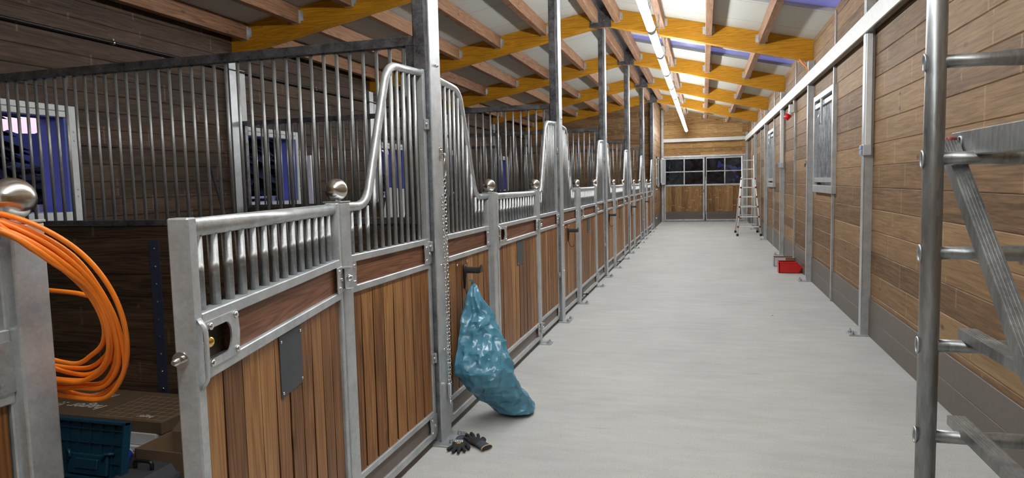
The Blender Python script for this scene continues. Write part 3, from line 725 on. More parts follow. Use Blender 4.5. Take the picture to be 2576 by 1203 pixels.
# ------------------------------------------------------------------ gates
def gate(L):
    root = thing('stall_gate', '', 'gate', (0, 0, 0), 0, 'stall gates')
    xf, xb = -.002, -.054
    mb = MB(); mb.box(xb, xf, -L, -L+.042, Z['b0'], 1.452, .004); mb.box(xb, xf, -.035, -.0, Z['b0'], 1.452, .004)
    for (a_, b_) in ((Z['mid0'], Z['mid1']), (Z['low0'], Z['low1']), (Z['kr'], Z['wb']), (Z['b0'], Z['kb'])): mb.box(xb+.004, xf, -L+.04, -.03, a_, b_, .003)
    mb.build('frame', 'galv', root)
    mb = MB(); mb.tube([(-.032, -L+.04, 1.425), (-.032, -.03, 1.425)], .024, 16); mb.build('top_tube', 'galv_bright', root)
    n = 14
    for i in range(n): add_bar(root, -.032, -L+.045+(L-.08)*(i+.6)/(n+.2), Z['mid1']-.004, 1.415, 1.28)
    mb = MB(); mb.box(-.045, -.018, -L+.235, -.035, Z['bb'], Z['bt']); mb.build('band_board', 'wood_band', root)
    mb = MB(); mb.box(-.050, -.046, -L+.04, -L+.24, Z['bb'], Z['bt']); mb.build('backing_board', 'wood_div', root)
    planks(-L+.042, -.035, Z['wb'], Z['wt'], -.042, -.016, 5).build('plank_panel', 'wood_plank', root)
    mb = MB(); mb.box(-.040, -.018, -L+.042, -.035, Z['kb'], Z['kr']); mb.build('kick_board', 'kick_front', root)
    # latch plate with a D shaped opening
    y0, y1, z0, z1 = -L+.042, -L+.225, Z['bb']-.006, Z['bt']+.008
    mb = MB(); zc = (z0+z1)/2; a0, a1 = y0+.004, y1-.038; hh_ = .040
    mb.box(xf-.002, xf+.003, y0, y1, zc+hh_, z1); mb.box(xf-.002, xf+.003, y0, y1, z0, zc-hh_)
    arc = [(xf-.002, a1-.03+.03*math.cos(t_), zc+hh_*math.sin(t_)) for t_ in [math.pi/2-math.pi*i_/12 for i_ in range(13)]]
    mb.poly([(xf-.002, y1+.004, zc+hh_)]+arc+[(xf-.002, y1+.004, zc-hh_), (xf-.002, y1+.010, zc)], (.005, 0, 0))
    lp = mb.build('latch_plate', 'galv_bright', root, label='bright plate with a D shaped finger opening')
    for (yy, zz) in ((y0+.03, z1-.014), (y1-.012, z1-.012), (y0+.03, z0+.012), (y1-.012, z0+.014)):
        mb = MB(); mb.bolt((xf+.003, yy, zz), 'x', .0105, .007); mb.build('bolt', 'chrome', lp)
    mb = MB(); mb.sphere((-.022, y0+.058, zc), .016, 16, 10); mb.cyl((-.022, y0, zc), (-.022, y0+.045, zc), .008); mb.build('latch_knob', 'brass', lp, label='round brass latch knob')
    # latch handle strap and pin at the free end
    mb = MB(); st = fillet([(xf+.0, -L+.022, zc+.075), (xf+.016, -L+.022, zc+.05), (xf+.016, -L+.022, zc-.075), (xf+.0, -L+.022, zc-.1)], .05, 5)
    mb.tube(st, .012, 8, flatten=(.25, 1, .25)); mb.build('pull_strap', 'galv_bright', root)
    mb = MB(); mb.tube([(-.04, -L+.01, zc-.02), (-.04, -L-.03, zc-.02), (-.04, -L-.034, zc-.02)], [.009, .009, .005], 10); mb.tube([(-.04, -L, zc-.02), (-.04, -L-.004, zc-.02)], .02, 14); mb.build('latch_pin', 'chrome', root)
    # hinges
    for zh in (1.13, .155):
        mb = MB(); mb.box(xf, xf+.005, -.085, -.012, zh-.055, zh+.055, .002)
        hg = mb.build('hinge', 'galv_bright', root)
        mb = MB(); n_ = 14; pts = [(xf+.012, -.012, zh-.045)]+[(xf+.012, .012+.04*math.sin(math.pi*i_/n_), zh-.045*math.cos(math.pi*i_/n_)) for i_ in range(n_+1)]+[(xf+.012, -.012, zh+.045)]
        mb.poly(pts, (.005, 0, 0)); mb.poly([(xf, -.012, zh+.043), (xf+.04, -.012, zh+.043), (xf+.04, .03, zh+.043), (xf, .03, zh+.043)], (0, 0, .006)); mb.poly([(xf, -.012, zh-.049), (xf+.04, -.012, zh-.049), (xf+.04, .03, zh-.049), (xf, .03, zh-.049)], (0, 0, .006))
        mb.build('hinge_ear', 'galv_bright', hg)
        mb = MB(); mb.bolt((xf+.017, .02, zh), 'x', .016, .02); mb.bolt((xf+.005, -.06, zh+.035), 'x', .008, .006); mb.bolt((xf+.005, -.06, zh-.035), 'x', .008, .006); mb.bolt((xf+.005, -.035, zh), 'x', .008, .006); mb.build('bolt', 'chrome', hg)
    # name plate
    yc = -.60
    mb = MB(); mb.box(-.016, -.012, yc-.10, yc+.10, .835, 1.040, .001); npz = mb.build('name_plate', 'plate', root, label='blank dark grey square plate')
    for (a_, b_) in ((-.088, .85), (.088, .85), (-.088, 1.02), (.088, 1.02)):
        mb = MB(); mb.bolt((-.012, yc+a_, b_), 'x', .0055, .004); mb.build('screw', 'chrome', npz)
    # floor bolt
    mb = MB(); mb.cyl((xf+.004, -L+.06, .10), (xf+.05, -L+.06, .10), .006, 8); mb.sphere((xf+.06, -L+.06, .10), .017, 12, 8, (1.2, 1, 1)); mb.box(xf, xf+.006, -L+.045, -L+.075, .06, .16, .001); mb.build('floor_bolt', 'black', root)
    return root
gt = gate(1.24)
gt.location = (.0, Y(-1)+OB-.044, 0); gt.rotation_euler = (0, 0, R(14.2)); gt['label'] = 'wooden stall gate swung open toward the camera, large in the left foreground'
g2_ = gate(1.27)
for k in range(0, 5):
    lb = 'closed wooden stall gate with dark plate, %s closed one along the row' % ORD[k]
    if k == 0: g2_.location = (0, Y(k)+OB-.044, 0); g2_['label'] = lb
    else: dup(g2_, (0, Y(k)+OB-.044, 0), lb)

# ------------------------------------------------------------------ stall dividers
dv = thing('stall_divider', '', 'partition', (0, 0, 0), 0, 'barred dividers between the stalls')
mb = MB(); mb.box(XL+.07, -.105, 0, .05, 2.31, 2.365, .003); mb.box(XL+.07, -.105, 0, .05, 1.295, 1.335, .003); mb.box(-.155, -.105, .0, .05, 1.335, 2.31, .003); mb.box(XL+.07, XL+.11, 0, .05, 1.335, 2.31, .003)
mb.build('frame', 'galv_dark', dv)
mb = MB(); xx = -.18; n = 0
while xx > XL+.16: add_bar(dv, xx, .025, 1.33, 2.312); xx -= .0865
zz = .105
mb = MB(); kz = []
while zz < 1.29: kz.append(zz); zz += .1235
for i, z0 in enumerate(kz):
    z1 = min(z0+.1235, 1.294); g = .003
    mb.poly([(XL+.07, .008+g, z0), (XL+.07, .008, z0+g), (XL+.07, .008, z1-g), (XL+.07, .008+g, z1), (XL+.07, .042, z1), (XL+.07, .042, z0)], (-.107-XL-.07, 0, 0))
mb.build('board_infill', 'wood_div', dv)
mb = MB(); mb.box(XL+.07, -.107, .004, .046, .01, .104, .003); mb.build('kick_board', 'kick', dv)
for k in range(0, 5):
    lb = 'barred stall divider over dark boards, %s one from the camera' % ORD[k]
    if k == 0: dv.location = (0, Y(k)+.02, 0); dv['label'] = lb
    else: dup(dv, (0, Y(k)+.02, 0), lb)
# steel strip screwed to the nearest divider
ss = thing('steel_strip', 'upright dark steel strip with screws on the boards of the nearest divider', 'strip', (-2.015, Y(0)+.02, .1))
mb = MB(); mb.poly([(-.04, .002, .02), (.04, .002, .02), (.038, .002, 1.1), (-.04, .002, 1.105)], (0, .005, 0)); mb.build('strip', 'blued', ss)
for i in range(9):
    mb = MB(); mb.bolt((.0, .002, .1+.118*i), '-y', .009, .006); mb.tube([(0, -.001, .1+.118*i), (.018, -.012, .104+.118*i)], .0035, 6); mb.build('screw', 'chrome', ss)

# ------------------------------------------------------------------ left wall posts and cable ducts
lpst = thing('wall_post', '', 'post', (0, 0, 0), 0, 'steel posts along the left wall')
mb = MB(); mb.box(XL+.001, XL+.01, -.07, .07, 0, 3.14, .001); mb.box(XL+.06, XL+.07, -.07, .07, 0, 3.14, .001); mb.box(XL+.01, XL+.06, -.005, .005, 0, 3.14); mb.build('shaft', 'galv', lpst)
mb = MB(); mb.box(XL+.002, XL+.012, -.12, .12, 0, .01); mb.box(XL+.0, XL+.12, -.11, .11, 0, .01, .002); mb.build('base_plate', 'galv', lpst)
for k in range(-1, 6):
    lb = 'galvanised upright against the dark left wall, %s along it' % ['beside the camera', 'nearest in view', 'second', 'third', 'fourth', 'fifth', 'farthest'][k+1]
    loc = (0, Y(k)-.09, 0)
    if k == -1: lpst.location = loc; lpst['label'] = lb
    else: dup(lpst, loc, lb)
for k, n in ((1, 'nearer'), (2, 'farther')):
    mb = MB(); z0 = 1.9 if k == 1 else 2.4
    mb.box(XL+.001, XL+.05, Y(k)+.03, Y(k)+.15, z0, 2.99, .004, 2); tag(mb.build('cable_duct', 'white_wood'), 'white vertical cable duct beside the left wall upright, the %s one' % n, 'duct', 'ducts on the left wall')
pp = thing('water_pipe', 'thin black pipe clipped high along the dark left wall', 'pipe', (XL+.06, 0, 2.965))
mb = MB(); mb.cyl((0, YB+.05, 0), (0, YP-.02, 0), .014, 10); mb.build('pipe', 'black', pp)
for y in (1.7, 5.25, 8.75, 12.2, 15.7, 19.2):
    mb = MB(); mb.box(-.058, -.01, y-.012, y+.012, -.012, .012); mb.tube([(0, y-.012, 0), (0, y+.012, 0)], .02, 10); mb.box(-.03, .005, y-.008, y+.008, .018, .035); mb.build('pipe_clip', 'chrome', pp)

# ------------------------------------------------------------------ right wall posts
rp = thing('wall_column', '', 'post', (0, 0, 0), 0, 'steel posts along the right wall')
mb = MB(); mb.box(2.903, 2.911, -.085, .0, .012, 3.15, .0015); mb.box(2.911, XR-.001, -.012, -.0, .012, 3.15); mb.box(2.911, XR-.001, -.085, -.073, .012, 3.15); mb.box(XR-.008, XR-.001, -.085, 0, .012, 3.15)
mb.build('shaft', 'galv', rp)
mb = MB(); mb.box(2.905, 2.909, -.09, -.084, .4, 2.7); mb.build('edge_bead', 'galv_bright', rp)
mb = MB(); mb.box(2.80, XR-.013, -.13, .045, 0, .012, .002); bp = mb.build('base_plate', 'galv_bright', rp)
for y in (-.10, .015):
    mb = MB(); mb.cyl((2.835, y, .012), (2.835, y, .05), .008, 8); mb.cyl((2.835, y, .012), (2.835, y, .028), .015, 6); mb.build('bolt', 'galv_dull', bp)
first = True
for k in range(0, 7):
    y = Y(k)-.06 if k < 6 else YE-.06
    lb = 'steel column on the right wall, %s' % ['beside the scaffold', 'nearest one with a socket box', 'next to the near barred shutter', 'with the farther socket box on it', 'next to the farther barred shutter', 'behind the step ladder', 'in the corner by the doors'][k]
    loc = (0, y, 0)
    if first: rp.location = loc; rp['label'] = lb; first = False
    else: dup(rp, loc, lb)
# cable trunking
tk = thing('cable_trunking', 'long white cable trunking running high along the right wall and over the doors', 'trunking', (0, 0, 2.81))
mb = MB(); mb.box(2.885, 2.903, YB+.05, YE-.12, 0, .165, .003, 2); mb.box(2.903, XR-.035, YB+.05, YE-.12, .155, .165)
mb.box(.07, 2.885, YE-.13, YE-.11, .07, .19, .003, 2); mb.build('channel', 'white', tk)
mb = MB(); mb.box(2.903, XR-.035, YB+.05, YE-.12, -.0, .006); mb.build('tray_floor', 'galv_dark', tk)
for k, z0, nm in ((1, 1.79, 'near'), (3, 1.78, 'farther')):
    y = Y(k)-.145
    cd = thing('socket_box', 'grey and light blue double socket under a white conduit, the %s one' % nm, 'socket', (2.93, y, 1.70), 0, 'socket boxes on the right wall')
    mb = MB(); mb.box(-.045, .03, -.055, .055, 0, .10, .008, 2); mb.build('housing', 'socket_grey', cd)
    for z in (.008, .055):
        mb = MB(); mb.box(-.062, -.044, -.05, .015, z, z+.038, .006, 2); mb.build('flap_cover', 'socket_blue', cd)
    mb = MB(); mb.box(-.02, .03, -.03, .03, .10, 1.11, .003); mb.build('conduit', 'white', cd, label='white vertical conduit up to the trunking')
cs = thing('red_power_socket', 'white and red industrial socket high on a joint strip of the right wall', 'socket', (XR-.03, Y(2)+1.74, 2.60))
mb = MB(); mb.box(-.09, 0, -.05, .05, 0, .14, .01, 2); mb.tube([(-.05, 0, .01), (-.10, 0, -.05)], .04, 12); mb.build('housing', 'white', cs)
mb = MB(); mb.tube([(-.085, 0, -.03), (-.14, 0, -.10)], [.052, .046], 14); mb.build('socket_lid', 'red', cs)
mb = MB(); mb.box(-.02, -.0, -.03, .03, .14, .21, .002); mb.build('conduit', 'white', cs)
tr_ = thing('tie_ring', 'small black tie ring on the column left of the near shutter', 'ring', (2.9, Y(2)-.1, 1.72))
mb = MB(); mb.box(-.012, .002, -.02, .02, -.03, .03, .003); mb.build('mount', 'chrome', tr_)
mb = MB(); mb.tube([(-.02, .026*math.cos(a_), -.035+.026*math.sin(a_)) for a_ in [2*math.pi*i/14 for i in range(14)]], .005, 6, closed=True); mb.build('ring', 'black', tr_)
for k, nm in ((2, 'nearer'), (4, 'farther')):
    mb = MB(); mb.tube([(2.90, Y(k)-.12, 3.0), (2.88, Y(k)-.10, 3.08), (2.84, Y(k)-.06, 3.13), (2.80, Y(k)-.03, 3.20)], .009, 7)
    tag(mb.build('cable_stub', 'orange'), 'loose orange cable end by the rafter end, the %s one' % nm, 'cable', 'orange cable stubs')

# ------------------------------------------------------------------ end doors
def leaf(n, x0, x1, handle):
    d = sempty('door_%d' % n); y1 = YE-.03; y0 = y1-.05; mb = MB(); fw = .055
    mb.box(x0, x0+fw, y0, y1, .03, 2.31, .003); mb.box(x1-fw, x1, y0, y1, .03, 2.31, .003)
    for (a_, b_) in ((.03, .085), (1.29, 1.35), (2.26, 2.31)): mb.box(x0+fw, x1-fw, y0, y1, a_, b_, .003)
    xm = (x0+x1)/2; mb.box(xm-.02, xm+.02, y0, y1, 1.35, 2.26, .003); mb.box(x0+fw, x1-fw, y0+.004, y1, 1.79, 1.825, .003)
    mb.build('door_frame', 'galv_bright', d)
    for (a_, b_) in ((x0+fw, xm-.02), (xm+.02, x1-fw)):
        for (c_, d_) in ((1.35, 1.79), (1.825, 2.26)):
            mb = MB(); mb.box(a_, b_, y0+.02, y0+.03, c_, d_); mb.build('glass_pane', 'glass', d)
    mb = MB(); n_ = 11; w_ = (x1-x0-2*fw)/n_
    for i in range(n_): mb.box(x0+fw+w_*i+.001, x0+fw+w_*(i+1)-.001, y0+.015, y1-.005, .36, 1.29, .002)
    mb.build('board_panel', 'wood_door', d)
    mb = MB(); mb.box(x0+fw, x1-fw, y0+.014, y1-.005, .085, .22, .002); mb.box(x0+fw, x1-fw, y0+.014, y1-.005, .222, .36, .002); mb.build('kick_board', 'kick', d)
    if handle:
        mb = MB(); mb.box(x1-.045, x1-.012, y0-.006, y0, 1.05, 1.17, .003); mb.cyl((x1-.03, y0, 1.13), (x1-.03, y0-.05, 1.13), .009); mb.cyl((x1-.03, y0-.05, 1.13), (x1-.15, y0-.05, 1.13), .009); mb.build('door_handle', 'chrome', d)
    else:
        mb = MB()
        for (a_, b_) in ((.03, .36), (1.62, 2.30)):
            mb.box(x0+.004, x0+.03, y0-.012, y0, a_, a_+.22 if a_ < 1 else b_, .003); mb.tube(fillet([(x0+.015, y0-.015, a_+.1), (x0+.015, y0-.015, b_ if a_ < 1 else 1.50), (x0+.075, y0-.015, b_ if a_ < 1 else 1.50)], .02, 4), .006, 6)
        mb.build('shoot_bolt', 'black', d)
leaf(1, .10, 1.515, True); leaf(2, 1.535, 2.88, False)
mb = MB(); yf = YE-.02
mb.box(.0, .09, yf-.09, yf, 0, 4.05, .004); mb.box(2.885, 2.895, yf-.05, yf, 0, 2.4); mb.box(.0, 2.9, yf-.07, yf, 2.32, 2.39, .004); struct(mb.build('trim_20', 'galv_bright'))
mb = MB(); mb.box(.09, 2.9, YE-.03, YE+.03, 0, .025); struct(mb.build('trim_21', 'galv_dull'))
# swung-out barred sash in the short wall beside the doors
w = sempty('window_12')
mb = MB(); mb.box(-.03, .01, 22.55, 22.62, 1.3, 2.3); mb.box(-.03, .01, 23.58, 23.65, 1.3, 2.3); mb.box(-.03, .01, 22.55, 23.65, 2.24, 2.3); mb.box(-.03, .01, 22.55, 23.65, 1.3, 1.36); mb.build('window_frame', 'galv', w)
mb = MB(); c0 = (.03, 24.0); c1 = (.13, 24.9)
for (t0, t1, z0, z1) in ((0, .06, 1.36, 2.3), (.94, 1, 1.36, 2.3), (0, 1, 2.24, 2.3), (0, 1, 1.36, 1.42)):
    A = Vector((c0[0]+(c1[0]-c0[0])*t0, c0[1]+(c1[1]-c0[1])*t0, z0)); B = Vector((c0[0]+(c1[0]-c0[0])*t1, c0[1]+(c1[1]-c0[1])*t1, z0))
    mb.poly([A, B, B+Vector((.03, 0, 0)), A+Vector((.03, 0, 0))], (0, 0, z1-z0))
sa = mb.build('open_sash', 'white', w)
mb = MB(); mb.poly([(c0[0]+.012, c0[1], 1.4), (c1[0]+.012, c1[1], 1.4), (c1[0]+.018, c1[1], 1.4), (c0[0]+.018, c0[1], 1.4)], (0, 0, .86)); mb.build('sash_pane', 'socket_grey', sa)
for z, y in ((2.02, 22.2), (1.58, 22.2), (1.22, 22.2), (.30, 21.9)):
    mb = MB(); mb.box(-.02, -.012, y-.04, y+.04, z-.05, z+.05, .002); mb.tube([(-.01, y, z), (.03, y, z)], .018, 10); mb.tube([(.03, y, z-.04), (.03, y, z+.04)], .012, 8)
    tag(mb.build('gate_hinge_plate', 'galv_bright'), 'zinc hinge plate on the short wall beyond the last stall, %s' % {2.02: 'topmost', 1.58: 'second from top', 1.22: 'third from top', .30: 'lowest'}[z], 'hinge', 'hinge plates on the short wall')

# ------------------------------------------------------------------ step ladder by the far right wall
ld = thing('step_ladder', 'tall aluminium folding ladder with red joints standing near the far doors', 'ladder', (2.63, 19.1, 0))
def rail(x0, y0, z0, x1, y1, z1, name='rail', w=.028): 
    mb = MB(); mb.tube([(x0, y0, z0), (x1, y1, z1)], w, 8, flatten=(.7, 1, 1)); return mb.build(name, 'white', ld)
for s_ in (-1, 1):
    rail(s_*.29, -.60, .04, s_*.165, -.10, 1.52); rail(s_*.155, -.38, .42, s_*.15, .03, 2.12)
    rail(s_*.29, .60, .04, s_*.165, .10, 1.52); rail(s_*.14, .30, .5, s_*.14, .05, 1.5)
    for y in (-.60, .60):
        mb = MB(); mb.box(s_*.29-.03, s_*.29+.03, y-.04, y+.04, .0, .06, .006); mb.build('foot', 'black', ld)
    mb = MB(); mb.box(s_*.165-.02, s_*.165+.02, -.12, .12, 1.46, 1.54, .01); mb.build('hinge', 'chrome', ld)
for z in (.24, .50, .76, 1.02, 1.27, 1.50):
    t = (z-.04)/1.48; xw = .29-.125*t; y = -.60+.5*t
    mb = MB(); mb.box(-xw, xw, y-.03, y+.015, z-.014, z+.014, .004); rg = mb.build('rung', 'white', ld)
    for s_ in (-1, 1):
        mb = MB(); mb.box(s_*xw-.022, s_*xw+.022, y-.036, y+.02, z-.024, z+.024, .004); mb.build('red_joint', 'red_dark', rg, label='red plastic joint')
    if z < 1.4:
        mb = MB(); mb.box(-xw, xw, -y-.015, -y+.03, z-.012, z+.012, .003); mb.build('rung', 'white', ld)
for z in (1.76, 2.0):
    mb = MB(); mb.box(-.15, .15, -.06+.24*(z-1.76), -.02+.24*(z-1.76), z-.013, z+.013, .003); mb.build('rung', 'white', ld)

# ------------------------------------------------------------------ crates on the floor
rc = thing('storage_bin', 'red open-fronted storage bin on the floor by the right wall', 'bin', (2.80, 11.36, 0))
def bin_(root, L, Wd, H, mat):
    mb = MB(); t = .008
    mb.box(-L/2, L/2, -Wd/2, Wd/2, 0, t)
    for s_ in (-1, 1):
        y = s_*Wd/2
        mb.poly([(-L/2, y, 0), (L/2-.045, y, 0), (L/2, y, H*.45), (L/2-.03, y, H*.75), (L/2-.09, y, H), (-L/2-.01, y, H)], (0, -s_*t, 0))
    mb.box(-L/2-.006, -L/2+t, -Wd/2, Wd/2, 0, H); mb.poly([(L/2-.045, -Wd/2, 0), (L/2, -Wd/2, H*.45), (L/2-t, -Wd/2, H*.45), (L/2-.045-t, -Wd/2, 0)], (0, Wd, 0))
    mb.build('shell', mat, root)
    mb = MB()
    for s_ in (-1, 1): mb.box(-L/2-.014, L/2-.09, s_*Wd/2-.008, s_*Wd/2+.008, H-.012, H+.004, .003)
    mb.box(-L/2-.016, -L/2, -Wd/2-.008, Wd/2+.008, H-.016, H+.004, .003); mb.build('rim', mat, root)
bin_(rc, .34, .22, .175, 'red')
gb = thing('storage_crate', 'grey open cardboard crate on the floor right behind the red bin', 'box', (2.80, 12.25, 0))
mb = MB()
for (a_, b_, c_, d_) in ((-.165, .165, -.12, -.112), (-.165, .165, .112, .12), (-.165, -.157, -.12, .12), (.157, .165, -.12, .12)): mb.box(a_, b_, c_, d_, 0, .15)
mb.box(-.165, .165, -.12, .12, 0, .006); mb.build('shell', 'socket_grey', gb)
mb = MB(); mb.box(.02, .166, -.123, -.1205, .06, .149); mb.box(-.16, .16, .105, .111, .06, .152); mb.build('tape', 'cardboard', gb)

# ------------------------------------------------------------------ small dry leaf on the aisle floor
mb = MB(); mb.poly([(0, 0, .002), (.012, .008, .006), (.03, .006, .003), (.014, -.008, .008)], (0, 0, .0015)); mb.build('dry_leaf', 'red_dark', None, (2.19, 7.72, 0))
tag(bpy.data.objects['dry_leaf'], 'tiny brown leaf lying alone on the concrete aisle', 'leaf')

# ------------------------------------------------------------------ lead chain on the nearest tall post
ch = thing('lead_chain', 'thin steel chain hanging on the front of the nearest tall post', 'chain', (.0, Y(0)+.105, 1.70))
mb = MB(); mb.box(.002, .008, -.02, .02, -.035, .035, .002); mb.bolt((.008, 0, .018), 'x', .008, .008); mb.tube([(.006, 0, -.005), (.03, 0, .0), (.034, 0, -.02), (.02, 0, -.03)], .004, 7); mb.build('eye_bracket', 'chrome', ch)
mb = MB(); pts = [(.03, .012*math.cos(a_)*1.2, -.08+.05*math.sin(a_)) for a_ in [2*math.pi*i/18 for i in range(18)]]; mb.tube(pts, .0035, 7, closed=True); mb.build('carabiner', 'chrome', ch)
mb = MB(); chain_links(mb, (.026, .0, -.13), (.022, .01, -.75), .026, .0026, .008); chain_links(mb, (.022, .01, -.75), (.020, -.005, -1.36), .026, .0026, .008); chain_links(mb, (.016, -.025, -.24), (.016, -.012, -1.36), .026, .0022, .006); mb.build('chain', 'chrome', ch)
mb = MB(); mb.box(.008, .03, -.02, .012, -1.44, -1.36, .004); mb.tube([(.02, -.012, -1.44), (.02, -.016, -1.48), (.02, -.004, -1.49), (.02, .004, -1.44)], .004, 6); mb.build('snap_hook', 'chrome', ch)

# ------------------------------------------------------------------ teal bag
bagroot = thing('plastic_bag', 'crumpled teal plastic bag hanging from a black hook and resting on the floor', 'bag', (.2, 4.1, 0))
rows = [((.030, 4.075, .872), .008, .008), ((.035, 4.055, .858), .020, .016), ((.045, 4.025, .80), .043, .030), ((.07, 4.02, .69), .096, .05), ((.085, 4.0, .61), .128, .062), ((.105, 3.98, .536), .150, .075),
        ((.135, 3.93, .43), .176, .09), ((.155, 3.91, .345), .182, .10), ((.180, 3.95, .265), .172, .11), ((.205, 4.02, .19), .165, .12), ((.235, 4.09, .12), .158, .115), ((.265, 4.12, .07), .148, .11), ((.285, 4.12, .03), .125, .095), ((.285, 4.12, .006), .06, .05)]
ex = Vector((.93, .36, 0)); dd = Vector((-.36, .93, 0)); mb = MB(); NS = 96; rings = []
from mathutils import noise as mn
def interp(rows, s_):
    i = min(int(s_), len(rows)-2); t = s_-i; a_, b_ = rows[i], rows[i+1]
    return Vector(a_[0]).lerp(Vector(b_[0]), t), a_[1]*(1-t)+b_[1]*t, a_[2]*(1-t)+b_[2]*t
NR = 110
for i in range(NR+1):
    s_ = (len(rows)-1)*i/NR; c_, hw, hd = interp(rows, s_); ring = []
    tt = i/NR
    tilt = -.35*max(0, min(1, (tt-.45)/.3))
    for j in range(NS):
        a_ = 2*math.pi*j/NS; p = ex*math.cos(a_)*hw+dd*math.sin(a_)*hd
        fold = (math.sin(a_*5+tt*7+1.3*math.sin(tt*6))*.17+math.sin(a_*11-tt*9)*.06)*max(0, 1.1-1.5*tt)
        p = p*(1+fold)
        q = c_+p-(bagroot.location)
        w_ = q+Vector((3.1, 1.7, .4))
        w_ = w_+.03*mn.noise_vector(w_*5); dv_, _p = mn.voronoi(Vector((w_.x*1.2, w_.y*1.2, w_.z*.8))*11); dv2, _p = mn.voronoi(w_*24)
        cr_ = .33+dv_[0]*.75-.35+dv2[0]*.30-.13+.35*mn.noise(w_*3)
        q = q+p.normalized()*(cr_-.33)*.060*min(1, hw/.12)
        q.z += (p.dot(ex))*tilt*.55*(1 if p.dot(ex) > 0 else -.25)*(1 if hw > .1 else 0)*min(1, c_.z/.08)
        q.z = max(q.z, .004); q.x = max(q.x, -.218+.0)
        ring.append(mb.bm.verts.new(q))
    rings.append(ring)
for i in range(NR):
    for j in range(NS):
        mb.bm.faces.new((rings[i][j], rings[i][(j+1) % NS], rings[i+1][(j+1) % NS], rings[i+1][j]))
mb.bm.faces.new(rings[0]); mb.bm.faces.new(rings[-1][::-1])
bmesh.ops.triangulate(mb.bm, faces=mb.bm.faces[:]); bmesh.ops.recalc_face_normals(mb.bm, faces=mb.bm.faces)
for f_ in mb.bm.faces: f_.smooth = True
for e_ in mb.bm.edges:
    if len(e_.link_faces) == 2 and e_.calc_face_angle(0) > R(17): e_.smooth = False
mb.build('bag_body', 'bag', bagroot)
mb = MB(); mb.tube([(-.178, -.035, .868), (-.172, -.04, .90), (-.19, -.045, .895)], .006, 6); mb.build('bag_loop', 'bag', bagroot)

# ------------------------------------------------------------------ gloves
def glove(name, label, loc, rz, flip, curls, cuffmat, hem):
    g = thing('work_glove', label, 'glove', loc, rz, 'pair of work gloves by the nearest post')
    fx = -1 if flip else 1
    mb = MB()
    mb.tube([(0, -.045, .016), (0, -.01, .022), (0, .03, .020), (0, .045, .016)], [.030, .040, .040, .034], 14, flatten=(1, 1, .42))
    fb = [(-.030, .040), (-.010, .048), (.012, .046), (.032, .036)]; ln = [.055, .068, .064, .048]
    for (x, y), l, (sp_, cz) in zip(fb, ln, curls):
        a_ = sp_; d = Vector((math.sin(a_), math.cos(a_), 0)); p = Vector((x*fx, y-.01, .016))
        d.x *= fx
        mb.tube([p, p+d*l*.4+Vector((0, 0, cz)), p+d*l*.75+Vector((0, 0, cz*1.1)), p+d*l+Vector((0, 0, cz*.2-.003))], [.0115, .011, .0105, .007], 10)
    mb.tube([(fx*-.030, -.02, .016), (fx*-.052, .004, .018), (fx*-.062, .03, .014), (fx*-.062, .045, .012)], [.014, .013, .012, .008], 10)
    ob = mb.build('hand', 'glove', g)
    md = ob.modifiers.new('merge', 'REMESH'); md.mode = 'VOXEL'; md.voxel_size = .0028; md.use_smooth_shade = True
    sm_ = ob.modifiers.new('soft', 'SMOOTH'); sm_.iterations = 4
    mb = MB(); mb.tube([(0, -.035, .019), (0, -.06, .019), (.0, -.085, .017), (0, -.10, .015)], [.035, .033, .034, .037], 16, flatten=(1, 1, .48)); mb.build('cuff', cuffmat, g)
    mb = MB(); mb.tube([(0, -.098, .015), (0, -.104, .0145)], [.0385, .0382], 16, flatten=(1, 1, .50), cap=False); mb.tube([(0, -.104, .0145), (0, -.098, .015)], [.036, .036], 16, flatten=(1, 1, .46), cap=False); mb.build('hem', hem, g)
    return g
g1 = glove('a', 'dark work glove lying palm down with lettering on its back, against the post base', (.115, 3.50, .001), R(190), False, [(-.35, .0), (-.1, .002), (.08, .002), (.5, .0)], 'glove_knit', 'black')
mb = MB()
for i in range(5):
    mb.box(-.024+.010*i, -.018+.010*i, -.012-.003*(i % 2), .012, .0375, .0392); 
mb.box(-.02, .024, -.022, -.018, .0372, .0388); mb.build('lettering', 'paper', g1, label='small white lettering')
mb = MB(); mb.poly([(-.016, .018, .0372), (.014, .022, .0372), (.004, .030, .0368), (-.012, .030, .0368)], (0, 0, .0015)); mb.build('emblem', 'yellow', g1, label='small yellow-green emblem')
g2 = glove('b', 'dark work glove with blue knit cuff and mustard hem, the right one of the pair', (.205, 3.56, .001), R(52), True, [(-.5, .012), (-.15, .022), (.12, .024), (.45, .02)], 'glove_knit', 'yellow')

# ------------------------------------------------------------------ orange cable coil on the blurred post
cb = thing('cable_coil', 'orange extension cable coiled over the ball post in the left foreground', 'cable', (0, 1.135, 1.46))
def smooth_path(P, n, closed=True):
    P = [Vector(p) for p in P]; m_ = len(P); out = []
    for i in range(m_ if closed else m_-1):
        p0, p1, p2, p3 = (P[(i-1) % m_], P[i], P[(i+1) % m_], P[(i+2) % m_]) if closed else (P[max(i-1, 0)], P[i], P[i+1], P[min(i+2, m_-1)])
        for k in range(n):
            t = k/n; out.append(.5*((2*p1)+(-p0+p2)*t+(2*p0-5*p1+4*p2-p3)*t*t+(-p0+3*p1-3*p2+p3)*t**3))
    if not closed: out.append(P[-1])
    return out
base_loop = [(-.10, 1.07, 1.478), (.00, 1.065, 1.481), (.070, 1.10, 1.450), (.120, 1.15, 1.385), (.148, 1.19, 1.30), (.155, 1.22, 1.20), (.125, 1.245, 1.095), (.055, 1.26, 1.025), (-.03, 1.265, 1.0), (-.13, 1.24, 1.03), (-.22, 1.19, 1.15), (-.26, 1.13, 1.28), (-.22, 1.08, 1.41)]
